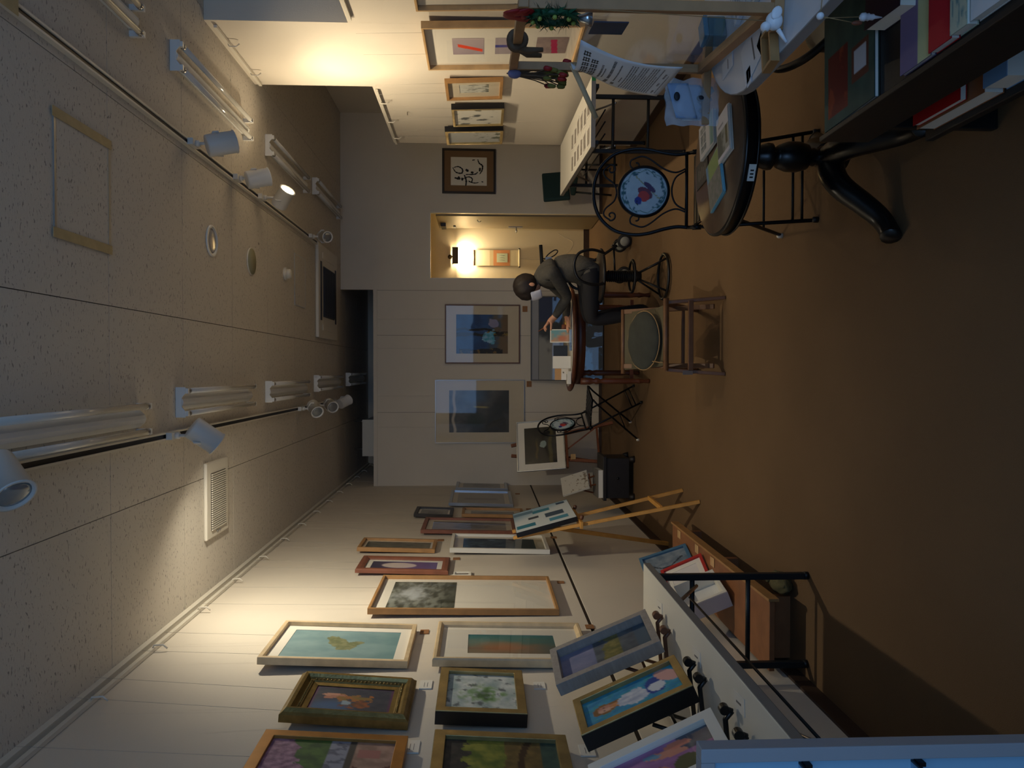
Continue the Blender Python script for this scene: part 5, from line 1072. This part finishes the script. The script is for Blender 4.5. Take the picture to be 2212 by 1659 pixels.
for v0, x0, x1, hh in ((0.26, 0.08, 0.22, .03), (0.26, 0.30, 0.75, .022), (0.30, 0.34, 0.68, .012), (0.36, 0.08, 0.30, .035), (0.36, 0.36, 0.9, .028), (0.44, 0.10, 0.22, .035), (0.44, 0.3, 0.85, .014), (0.50, 0.3, 0.5, .012))+tuple((0.54+0.026*k, 0.08, 0.9-0.25*(k % 4 == 3), .012) for k in range(13))+((0.90, 0.1, 0.2, .02), (0.90, 0.35, 0.45, .02), (0.90, 0.6, 0.75, .02), (0.94, 0.1, 0.7, .01)):
    x = x0
    while x < x1:
        w_ = rnd.uniform(0.012, 0.035); body.append((x, min(x+w_, x1), v0, v0+hh)); x += w_+rnd.uniform(0.004, 0.014)
sheet_marks(body, 'print_grey', 'small_print')
a = q(0.47, 0.02, 0.455); b_ = q(0.53, 0.16, 0.37)
tag(B().tube([PN+a+Vector((0, 0, 0.72)), PN+b_+Vector((0, 0, 0.72))], 0.0085, 10).build('wooden_stick', 'pine_pale'), 'pale wooden stick poking out from behind the notice sheet', 'stick')

# ornaments on the screen's top bar
mat('flower_red', (150, 16, 18), 0.6); mat('leaf_green', (16, 74, 44), 0.6); mat('berry', (150, 160, 70), 0.5); mat('dry_yellow', (112, 104, 40), 0.8); mat('dry_brown', (96, 72, 50), 0.8); mat('bell_metal', (200, 204, 206), 0.2, metal=0.9)
TB = PN+Vector((0, 0, 1.35))
t = thing('wreath_ornament', 'green wreath with red bow and silver bell hanging on the wooden screen', 'ornament', TB+dr*0.03)
for k in range(9):
    a = k*2*PI/9; l = B().ell((0, 0, 0), (0.016, 0.006, 0.028), n=10, m=6).build('bow_petal', 'flower_red', t); l.location = nr*(0.015)+dr*(0.024*math.cos(a))+Vector((0, 0, 0.008+0.024*math.sin(a))); l.rotation_euler = (0.2, a, math.atan2(dr.y, dr.x))
ring = [(nr*0.02+dr*(0.042*math.cos(k*PI/16))+Vector((0, 0, -0.075+0.05*math.sin(k*PI/16)))) for k in range(32)]
B().tube(ring, 0.008, 6, closed=True).build('wreath_ring', 'leaf_green', t)
mb = B()
for k in range(260):
    p = Vector(random.choice(ring)); d = Vector((random.gauss(0, 1), random.gauss(0, 1), random.gauss(0, 1))).normalized(); s_ = d.cross(Vector((0, 0, 1))).normalized()*0.0045
    mb.add([p, p+d*0.014+s_, p+d*0.032, p+d*0.014-s_], [(0, 1, 2, 3)])
lv = mb.build('foliage', 'leaf_green', t); lv['kind'] = 'stuff'
for k in range(7): B().ell(Vector(ring[k*4])+nr*0.012, (0.006, 0.006, 0.006), n=8, m=6).build('berry', 'berry', t)
B().lathe([(0.004, 0), (0.008, -0.004), (0.012, -0.018), (0.02, -0.034), (0.018, -0.034), (0.003, -0.02)], 18, nr*0.02+Vector((0, 0, -0.135))).build('bell', 'bell_metal', t); B().tube([nr*0.02+Vector((0, 0, -0.12)), nr*0.02+Vector((0, 0, -0.138))], 0.0015, 5).build('bell_cord', 'string', t)
t = thing('knot_ornament', 'grey-brown yarn knot tied round the top bar of the screen', 'ornament', TB+dr*0.30)
for r_, z_ in ((0.020, 0.008), (0.021, -0.008)): B().tube([dr*(z_+0.004*math.sin(a*0.7))+nr*(r_*math.cos(a*PI/10))+Vector((0, 0, r_*math.sin(a*PI/10))) for a in range(20)], 0.010, 8, closed=True).build('yarn_loop', 'dry_brown', t)
for k in (-1, 1): B().tube([nr*0.02, nr*0.03+dr*(k*0.02)+Vector((0, 0, -0.03)), nr*0.03+dr*(k*0.03)+Vector((0, 0, -0.07))], [0.008, 0.009, 0.006], 8).build('yarn_end', 'dry_brown', t)
t = thing('dried_flowers', 'bunch of dried yellow flowers hanging at the far post of the screen', 'dried flowers', TB+dr*(Ls+0.01)+nr*0.02)
for k in range(30):
    p1_ = Vector((random.gauss(0, 0.012), random.gauss(0, 0.012), -0.05-random.random()*0.06)); p2_ = p1_*1.4+Vector((random.gauss(0, 0.014), random.gauss(0, 0.014), -0.02))
    B().tube([(0, 0, 0.02), p1_, p2_], 0.0018, 5).build('stem', 'dry_brown', t)
    B().ell(p2_, (0.008, 0.008, 0.014), n=8, m=6, fn=lambda v: 1+0.45*noise.noise(v*4)).build('flower_head', 'dry_yellow' if k % 4 else 'flower_red', t)
B().ell((0, 0, -0.005), (0.016, 0.016, 0.022), n=10, m=8).build('ribbon_tie', mat('lilac', (120, 116, 150), 0.6), t)
# plastic pouch of masks hanging at the far post
FILM = film_mat('clear_film', (220, 226, 232), 0.30); mat('mask_blue', (138, 160, 190), 0.8); mat('mask_dark', (26, 26, 34), 0.6)
pp = PFv+nr*0.10+Vector((0, 0.0, 0.755))
t = thing('mask_pouch', 'clear plastic pouch with folded blue masks at the foot of the screen', 'pouch', pp)
def crumple(v): return Vector((v.x, v.y, v.z))+Vector((noise.noise(v*30), noise.noise(v*30+Vector((5, 0, 0))), noise.noise(v*30+Vector((0, 7, 0)))))*0.010
mb = B(); vs = []; n = 12
for sd in (-1, 1):
    for j in range(n+1):
        for i in range(n+1): u, v = i/n-0.5, j/n-0.5; vs.append(crumple(Vector((u*0.15, sd*0.028*math.cos(PI*u)*math.cos(PI*v*0.9), v*0.17+0.02))))
K = (n+1)**2; fs = []
for sd in (0, 1):
    for j in range(n):
        for i in range(n): fs.append((sd*K+j*(n+1)+i, sd*K+j*(n+1)+i+1, sd*K+(j+1)*(n+1)+i+1, sd*K+(j+1)*(n+1)+i))
mb.add(vs, fs, True).build('plastic_film', FILM, t)
for k in range(3):
    mb = B(); vs = []
    for j in range(7):
        for i in range(9): u, v = i/8-0.5, j/6-0.5; vs.append((u*0.11, -0.012+k*0.011+0.004*math.sin(v*20), v*0.07+0.035-0.03*k+0.02+0.03*u*(1-k)+0.006*math.sin(u*25+k)))
    mb.add(vs, [(j*9+i, j*9+i+1, (j+1)*9+i+1, (j+1)*9+i) for j in range(6) for i in range(8)], True); mk = mb.build('folded_mask', 'mask_blue' if k < 2 else 'paper_white', t); mk.modifiers.new('thick', 'SOLIDIFY').thickness = 0.002
B().ell((0.01, -0.022, 0.075), (0.014, 0.004, 0.01), n=12, m=8).build('dark_sticker', 'mask_dark', t); B().ell((0.005, -0.022, 0.0), (0.010, 0.004, 0.012), n=12, m=8).build('dark_sticker', 'mask_dark', t)

# things lying on the pale table
t = thing('teal_box', 'small teal tin box behind the wooden screen', 'box', (1.02, 2.22, 0.72), 0.3); B().bb(-0.035, 0.035, -0.025, 0.025, 0.001, 0.055).build('tin_body', mat('teal', (30, 84, 96), 0.45), t, 0.004); B().bb(-0.037, 0.037, -0.027, 0.027, 0.055, 0.07).build('lid', mat('teal_light', (60, 110, 130), 0.45), t, 0.004)
for lab, x, y, rz_, m_ in (('plastic sleeved card pack farthest behind the screen', 1.06, 2.07, 0.4, 'paper_white'), ('plastic sleeved card pack in the middle behind the screen', 1.04, 1.96, 0.2, 'card_white'), ('plastic sleeved card pack nearest behind the screen', 1.05, 1.85, 0.5, 'paper_cyan')):
    t = thing('card_pack', lab, 'card pack', (x, y, 0.721), rz_, group='plastic sleeved card packs'); 
    c_ = B().bb(-0.07, 0.07, -0.045, 0.045, 0, 0.012).build('cards', m_, t); B().bb(-0.074, 0.074, -0.049, 0.049, -0.0005, 0.0135).build('sleeve', FILM, t)
    grid_art('print', 0.12, 0.07, lambda u, v: mixc((190, 196, 200), (110, 120, 130), sst(0, 0.5, FB(u, v, 5, x*9))), t, 0.0140, 0, -0.035, 0.006)
for lab, px, w_, h_, rz_ in (('white handwritten slip by the rounded table corner', (1572, 140), 0.05, 0.09, 0.1), ('white sheet on the pale table before the wooden tray', (1625, 110), 0.12, 0.14, 0.35), ('white square note at the rim of the pale table', (1618, 165), 0.05, 0.03, 0.2), ('folded pale sheet under the wooden screen', (1660, 70), 0.10, 0.12, 0.7)):
    p = onZ(*px, 0.7212); t = thing('paper_slip', lab, 'paper', p, rz_, group='papers on the pale table'); B().bb(-w_/2, w_/2, -h_/2, h_/2, 0, 0.0012).build('sheet', 'paper_white', t); B().bb(-w_*0.3, w_*0.3, -h_*0.1, -h_*0.04, 0.0013, 0.0016).build('written_line', 'print_grey', t)
p = onZ(1672, 105, 0.721); t = thing('wooden_tray', 'small wooden tray on the pale table under the white bird', 'tray', p, 0.15)
B().bb(-0.045, 0.045, -0.025, 0.025, 0, 0.005).build('tray_floor', 'oak_honey', t)
for sx in (-1, 1): B().bb(sx*0.045-0.004, sx*0.045+0.004, -0.029, 0.029, 0, 0.022).build('tray_wall', 'oak_honey', t)
for sy in (-1, 1): B().bb(-0.041, 0.041, sy*0.025-0.004, sy*0.025+0.004, 0, 0.022).build('tray_wall', 'oak_honey', t)
pb = onY(1672, 45, 1.76); mat('porcelain', (226, 228, 232), 0.35)
t = thing('bird_ornament', 'white porcelain bird hanging on a string at the near post', 'ornament', pb)
B().ell((0, 0, 0), (0.022, 0.018, 0.020), n=18, m=12).build('body', 'porcelain', t); B().ell((-0.016, -0.004, 0.022), (0.012, 0.012, 0.012), n=14, m=10).build('head', 'porcelain', t); B().ell((0.012, -0.016, 0.0), (0.018, 0.005, 0.012), Matrix.Rotation(0.5, 3, 'Y'), n=12, m=8).build('wing', 'porcelain', t); B().tube([(-0.02, 0, -0.01), (-0.05, 0, -0.03)], [0.006, 0.003], 8).build('tail', 'porcelain', t)
B().tube([(0, 0, 0.02), PN+Vector((0, 0, 1.37))-pb], 0.001, 5).build('string', 'string', t); B().ell((-0.027, -0.006, 0.023), (0.004, 0.003, 0.003), n=8, m=6).build('beak', 'oak_honey', t)
pb = onZ(1772, 20, 0.727)-Vector((0.014, 0, 0.05))
t = thing('shell_string', 'white spiral shell and small brown shell hanging on cords', 'ornament', pb)
B().tube([(0.0, 0, 0.05), (-0.004, 0, 0.04), (0, 0, -0.035)], 0.001, 5).build('cord', 'string', t); B().tube([(0.0, 0, 0.05), (-0.012, 0, -0.02)], 0.001, 5).build('cord', 'string', t); B().ell((0, 0, 0.05), (0.008, 0.008, 0.008), n=10, m=8).build('knot', 'porcelain', t)
B().lathe([(0.002, 0), (0.008, -0.004), (0.009, -0.012), (0.007, -0.013), (0.008, -0.02), (0.006, -0.022), (0.0065, -0.03), (0.004, -0.033), (0.001, -0.05)], 14, (0, 0, -0.035)).build('spiral_shell', 'porcelain', t); B().ell((-0.013, 0, -0.03), (0.005, 0.005, 0.012), n=10, m=8).build('brown_shell', 'clay', t)
B().tube([(0, 0, 0.05), (0.06, 0.0, 0.044)], 0.001, 5).build('cord', 'string', t)
# black curved-arm chair under the pale table
t = thing('armchair', 'black chair with curved arm hidden under the pale table', 'chair', (1.22, 2.36, 0), 0.3)
B().lathe([(0.16, 0.30), (0.18, 0.31), (0.18, 0.34), (0.16, 0.35), (0.004, 0.352)], 32).build('seat', 'black_plastic', t)
B().tube(curve([Vector(p) for p in ((0.18, 0.12, 0.35), (0.05, 0.24, 0.42), (-0.13, 0.2, 0.45), (-0.22, 0.05, 0.42), (-0.2, -0.1, 0.34))], 7), 0.013, 8).build('arm', 'black_metal', t)
for a in (0.8, 2.4, 3.9, 5.5): B().tube([(0.14*math.cos(a), 0.14*math.sin(a), 0.30), (0.19*math.cos(a), 0.19*math.sin(a), 0)], 0.012, 8).build('leg', 'black_metal', t)
tag(B().tube([(1.06, 3.05, 0.004), (1.22, 2.6, 0.004), (1.4, 2.2, 0.004)], 0.003, 6).build('floor_cable', 'cord_white'), 'thin pale cable lying on the floor behind the round table', 'cable')

# ------------------------------------------------------------------ black book rack at the lower right edge
t = thing('book_rack', 'low black book rack at the near right corner', 'bookshelf', (0.65, 0.5, 0))
wood('black_oak', (24, 22, 22), 0.5)
B().bb(0, 0.62, 0, 1.56, 0.46, 0.485).build('top_shelf', 'black_oak', t, 0.003); B().bb(0, 0.62, 0, 1.56, 0.17, 0.195).build('lower_shelf', 'black_oak', t, 0.003)
for y in (0, 0.70, 1.535): B().bb(0.03, 0.62, y, y+0.025, 0, 0.46).build('side_panel', 'black_oak', t, 0.003)
B().bb(0.60, 0.62, 0, 1.56, 0.195, 0.46).build('back_panel', 'black_oak', t); B().bb(-0.006, 0.008, 0, 1.56, 0.36, 0.50).build('front_lip', 'black_oak', t, 0.002)
def book(label, x, y, z, w_, h_, th, rz_, col, fn=None, grp='books on the black rack', tilt=0.0):
    t = thing('book', label, 'book', (x, y, z), 0, group=grp); t.rotation_euler = (tilt, 0, rz_)
    nm = 'cover_%d_%d_%d' % col; m_ = mat(nm, col, 0.45)
    B().bb(0.002, w_-0.003, 0.002, h_-0.003, 0.002, th-0.002).build('pages', 'card_white', t); B().bb(0, w_, 0, h_, 0, 0.002).build('back_cover', m_, t); B().bb(0, w_, 0, h_, th-0.002, th).build('front_cover', m_, t); B().bb(w_-0.003, w_, 0, h_, 0.002, th-0.002).build('spine', m_, t)
    if fn: grid_art('cover_print', w_, h_, fn, t, th+0.0006, w_/2, 0, 0.004)
Z0 = 0.486
def bk_green(u, v):
    c = mixc((46, 74, 66), (64, 94, 84), 0.5+FB(u, v, 3, 1))
    if 0.06 < u < 0.42 and 0.50 < v < 0.92: c = mixc((110, 24, 22), (150, 60, 30), sst(0.2, 0.5, FB(u, v, 5, 2)))
    if 0.16 < u < 0.36 and 0.10 < v < 0.42: c = (206, 210, 220) if 0.2 < u < 0.33 and 0.15 < v < 0.38 else (104, 56, 40)
    if 0.66 < u < 0.9 and 0.45 < v < 0.55 and N(u, v, 30, 1) > 0: c = (100, 120, 110)
    return c
book('large dark green art book with red picture at the far end of the black rack', 0.665, 1.77, Z0, 0.46, 0.26, 0.012, 0.02, (40, 66, 60), bk_green)
book('dark book with purple cover lying beside the large green book', 0.80, 1.60, Z0, 0.32, 0.15, 0.05, -0.08, (44, 24, 40))
book('lilac and cream paperback at the front lip of the black rack', 0.67, 1.545, Z0, 0.22, 0.115, 0.012, 0.0, (120, 104, 140), lambda u, v: (118, 104, 140) if v > 0.42 else (196, 200, 150), tilt=0.0)
book('bright red paperback on the black rack', 0.67, 1.465, Z0, 0.30, 0.075, 0.02, 0.0, (186, 26, 38), lambda u, v: (186, 26, 38) if not (0.30 < u < 0.42 and v < 0.25) else (120, 90, 90))
book('cream and green illustrated book on the black rack', 0.672, 1.41, Z0, 0.34, 0.052, 0.024, 0.0, (180, 190, 170), lambda u, v: mixc((190, 194, 170), (110, 140, 140), sst(0.1, 0.5, FB(u, v, 8, 3))))
def bk_white(u, v):
    c = (214, 214, 214)
    if u > 0.5 and 0.35 < v < 0.9: c = mixc((60, 60, 70), (110, 110, 120), 0.5+FB(u, v, 8, 3))
    if inell(u, v, 0.36, 0.4, 0.06, 0.15) < 1: c = (196, 130, 96)
    return c
book('white magazine with dark photo on the black rack', 0.675, 1.30, Z0, 0.36, 0.105, 0.02, 0.0, (212, 212, 212), bk_white)
book('orange-brown cloth book nearest the camera on the black rack', 0.68, 1.08, Z0, 0.36, 0.205, 0.03, 0.0, (150, 78, 36))
book('small red book on the lower shelf of the rack', 0.672, 1.80, 0.248, 0.26, 0.20, 0.018, 0.0, (170, 22, 26), grp='books on the lower shelf'); book('brown book under a white booklet on the lower shelf', 0.668, 1.74, 0.196, 0.26, 0.275, 0.05, 0.0, (140, 86, 50), grp='books on the lower shelf')
book('light blue book on the lower shelf beside the brown book', 0.672, 1.65, 0.196, 0.26, 0.08, 0.06, 0.0, (110, 150, 190), grp='books on the lower shelf')
for i_, (y, rz_) in enumerate(((1.10, 0.1), (1.02, 0.22), (0.95, 0.02))):
    t = thing('loose_papers', ('fan of white papers on the lower shelf, farthest sheaf', 'fan of white papers on the lower shelf, middle sheaf', 'fan of white papers on the lower shelf, nearest sheaf')[i_], 'papers', (0.665, y+0.36, 0.196+0.012*i_), rz_, group='papers on the lower shelf')
    for k in range(4): s_ = B().bb(0, 0.24, 0, 0.15, 0.0025*k, 0.0025*k+0.002).build('sheet', 'card_white', t); s_.rotation_euler = (0, 0, 0.04*k)
# ------------------------------------------------------------------ the seated woman
mat('skin', (206, 150, 118), 0.55); mat('knit_grey', (78, 75, 69), 0.95, bump=0.6, bscale=160, var=0.15, vscale=40); mat('trousers', (22, 22, 28), 0.85); mat('hair', (32, 21, 17), 0.62, bump=0.4, bscale=90, stretch=(1, 1, 0.15)); mat('mask_white', (206, 208, 222), 0.8); mat('shoe', (20, 18, 18), 0.5)
W = thing('person', 'person in grey sweater and white mask leaning over the oval table holding a pen', 'person', (0.78, 5.86, 0))
O = Vector((0.78, 5.86, 0))
J = []; EDG = []; TAGS = []
def jv(p, r, par=None, tg='knit_grey'):
    J.append((Vector(p)-O, r)); i = len(J)-1
    if par is not None: EDG.append((par, i)); TAGS.append(tg)
    return i
pel = jv((0.80, 5.86, 0.625), (0.15, 0.13))
wai = jv((0.815, 5.865, 0.74), (0.145, 0.125), pel); che = jv((0.785, 5.87, 0.87), (0.16, 0.13), wai); upc = jv((0.755, 5.87, 0.955), (0.12, 0.09), che)
nek = jv((0.715, 5.87, 1.005), (0.05, 0.05), upc, 'skin'); jaw = jv((0.655, 5.868, 1.035), (0.062, 0.066), nek, 'skin'); sku = jv((0.655, 5.868, 1.09), (0.078, 0.085), jaw, 'skin'); crn = jv((0.66, 5.868, 1.125), (0.066, 0.07), sku, 'skin')
# arms
def arm(sh, el, wr, ha, pen=False):
    a = jv(sh, (0.062, 0.062), upc); m0 = jv(Vector(sh).lerp(Vector(el), 0.5), (0.054, 0.054), a); b_ = jv(el, (0.046, 0.046), m0); m1 = jv(Vector(el).lerp(Vector(wr), 0.6), (0.042, 0.042), b_); c = jv(wr, (0.030, 0.026), m1)
    d = jv(ha, (0.030, 0.018), c, 'skin'); return c, d
wrN, haN = arm((0.765, 5.70, 0.905), (0.60, 5.98, 0.752), (0.445, 6.08, 0.845), (0.405, 6.09, 0.885))
wrF, haF = arm((0.745, 6.03, 0.905), (0.62, 6.22, 0.745), (0.47, 6.29, 0.722), (0.42, 6.30, 0.715))
def fingers(ha, base, dirs, curl, thumb):
    for k, (off, L) in enumerate(dirs):
        p = Vector(base)+Vector(off); d = Vector(curl[0]).normalized(); d2 = Vector(curl[1]).normalized()
        i1 = jv(p, (0.0095, 0.0095), ha, 'skin'); i2 = jv(p+d*L*0.55, (0.0088, 0.0088), i1, 'skin'); jv(p+d*L*0.55+d2*L*0.5, (0.0078, 0.0078), i2, 'skin')
    p, d, L = Vector(base)+Vector(thumb[0]), Vector(thumb[1]).normalized(), thumb[2]
    i1 = jv(p, (0.011, 0.011), ha, 'skin'); i2 = jv(p+d*L*0.55, (0.010, 0.010), i1, 'skin'); jv(p+d*L+Vector((-0.008, 0, 0)), (0.0085, 0.0085), i2, 'skin')
fingers(haN, (0.385, 6.09, 0.905), [((0, -0.030, 0.004), 0.06), ((-0.002, -0.010, 0.008), 0.07), ((-0.002, 0.010, 0.006), 0.066), ((0.002, 0.030, 0.0), 0.05)], ((-0.75, 0.05, 0.55), (-0.85, 0.05, -0.45)), ((0.005, -0.022, -0.03), (-0.9, -0.1, 0.1), 0.055))
fingers(haF, (0.395, 6.30, 0.713), [((0, -0.030, 0.0), 0.06), ((-0.004, -0.010, 0.004), 0.068), ((-0.004, 0.010, 0.003), 0.064), ((0.0, 0.030, 0.0), 0.05)], ((-0.95, 0, 0.12), (-0.9, 0, -0.25)), ((0.015, -0.035, -0.004), (-0.6, -0.7, 0), 0.055))
# legs
for s, (hip, kn, an, toe) in enumerate((((0.78, 5.77, 0.60), (0.40, 5.88, 0.575), (0.46, 5.90, 0.14), (0.36, 5.90, 0.05)), ((0.78, 5.95, 0.60), (0.42, 6.10, 0.57), (0.52, 6.06, 0.12), (0.42, 6.08, 0.05)))):
    h_ = jv(hip, (0.095, 0.09), pel, 'knit_grey'); mt_ = jv(Vector(hip).lerp(Vector(kn), 0.5), (0.082, 0.08), h_, 'trousers'); k_ = jv(kn, (0.062, 0.062), mt_, 'trousers'); c_ = jv(Vector(kn).lerp(Vector(an), 0.4), (0.056, 0.056), k_, 'trousers'); a_ = jv(an, (0.036, 0.036), c_, 'trousers'); f_ = jv((Vector(an)+Vector(toe))/2-Vector((0, 0, 0.02)), (0.036, 0.032), a_, 'shoe'); jv(toe, (0.034, 0.024), f_, 'shoe')
me = bpy.data.meshes.new('body'); me.from_pydata([tuple(v) for v, r in J], EDG, []); me.update()
tmp = bpy.data.objects.new('body_skeleton', me); COL.objects.link(tmp)
sk = tmp.modifiers.new('skin', 'SKIN'); sk.use_smooth_shade = True
for i, (v, r) in enumerate(J): me.skin_vertices[0].data[i].radius = r
me.skin_vertices[0].data[pel].use_root = True
sb = tmp.modifiers.new('sub', 'SUBSURF'); sb.levels = 2; sb.render_levels = 2
dg = bpy.context.evaluated_depsgraph_get(); bm_ = bpy.data.meshes.new_from_object(tmp.evaluated_get(dg)); bm_.name = 'body'
bpy.data.objects.remove(tmp, do_unlink=True)
bm_.materials.clear(); names = ['knit_grey', 'skin', 'trousers', 'shoe']
for nme in names: bm_.materials.append(MATS[nme])
for pg in bm_.polygons:
    c = pg.center; best = None
    for (a, b_), tg in zip(EDG, TAGS):
        p, q_ = J[a][0], J[b_][0]; d = q_-p; tt = max(0, min(1, (c-p).dot(d)/max(1e-9, d.dot(d)))); r_ = J[a][1][0]*(1-tt)+J[b_][1][0]*tt
        dd = (c-p-d*tt).length/max(r_, 0.01)
        if best is None or dd < best[0]: best = (dd, tg)
    pg.material_index = names.index(best[1]); pg.use_smooth = True
body = bpy.data.objects.new('body', bm_); COL.objects.link(body); body.parent = W
# head details: hair, ear, mask, eyes, sleeve cuffs
HC = Vector((0.655, 5.868, 1.092))-O
def hairf(v): return 1+0.04*noise.noise(v*3)
mb = B(); n, m_ = 36, 22; vs = []; fs = []
for i in range(m_+1):
    th = PI*i/m_*0.80
    for k in range(n):
        a = 2*PI*k/n; v = Vector((math.sin(th)*math.cos(a), math.sin(th)*math.sin(a), math.cos(th)))
        front = max(0, -v.x); lim = 0.80-0.36*sst(0.05, 0.75, front)      # face side is cut higher (facing -x)
        th2 = PI*i/m_*lim; v = Vector((math.sin(th2)*math.cos(a), math.sin(th2)*math.sin(a), math.cos(th2)))
        rr = Vector((0.108, 0.098, 0.104))*(1+0.03*math.sin(9*a)*math.sin(th2)+0.03*noise.noise(v*4))
        vs.append(HC+Matrix.Rotation(-0.38, 3, 'Y') @ Vector((v.x*rr.x+0.01, v.y*rr.y, v.z*rr.z)))
for i in range(m_):
    for k in range(n): fs.append((i*n+k, (i+1)*n+k, (i+1)*n+(k+1) % n, i*n+(k+1) % n))
mb.add(vs, fs, True); hr = mb.build('hair', 'hair', W); so = hr.modifiers.new('thick', 'SOLIDIFY'); so.thickness = 0.012; so.offset = -1
mb = B(); vs = []; fs = []; n = 10
for j in range(n+1):
    for i in range(n+1):
        a = (i/n-0.5)*2.5; z = (j/n-0.5)*0.085; r = 0.078+0.012*math.cos(a)*math.cos(z*30); vs.append(Matrix.Rotation(-0.30, 3, 'Y') @ Vector((-r*math.cos(a), r*math.sin(a)*0.98, z)))
mb.add(vs, [(j*(n+1)+i, j*(n+1)+i+1, (j+1)*(n+1)+i+1, (j+1)*(n+1)+i) for j in range(n) for i in range(n)], True); mk = mb.build('face_mask', 'mask_white', W); mk.location = Vector((0.648, 5.868, 1.035))-O; mk.modifiers.new('thick', 'SOLIDIFY').thickness = 0.003
for s in (-1, 1):
    B().tube([Vector((0.61, 5.868+s*0.07, 1.05))-O, Vector((0.665, 5.868+s*0.086, 1.065))-O], 0.0015, 5).build('ear_loop', 'mask_white', mk).location = -mk.location
    B().ell(Vector((0.672, 5.868+s*0.088, 1.06))-O, (0.016, 0.008, 0.026), n=10, m=8).build('ear', 'skin', W)
    B().ell(Vector((0.583, 5.868+s*0.032, 1.083))-O, (0.006, 0.011, 0.005), n=10, m=6).build('eye', 'ink', W)
tag(B().tube([(0.40, 6.07, 0.875), (0.345, 6.085, 0.945), (0.322, 6.09, 0.985)], [0.005, 0.005, 0.0025], 8).build('pen', 'easel_brown'), 'brown pen held upright in the raised hand', 'pen')
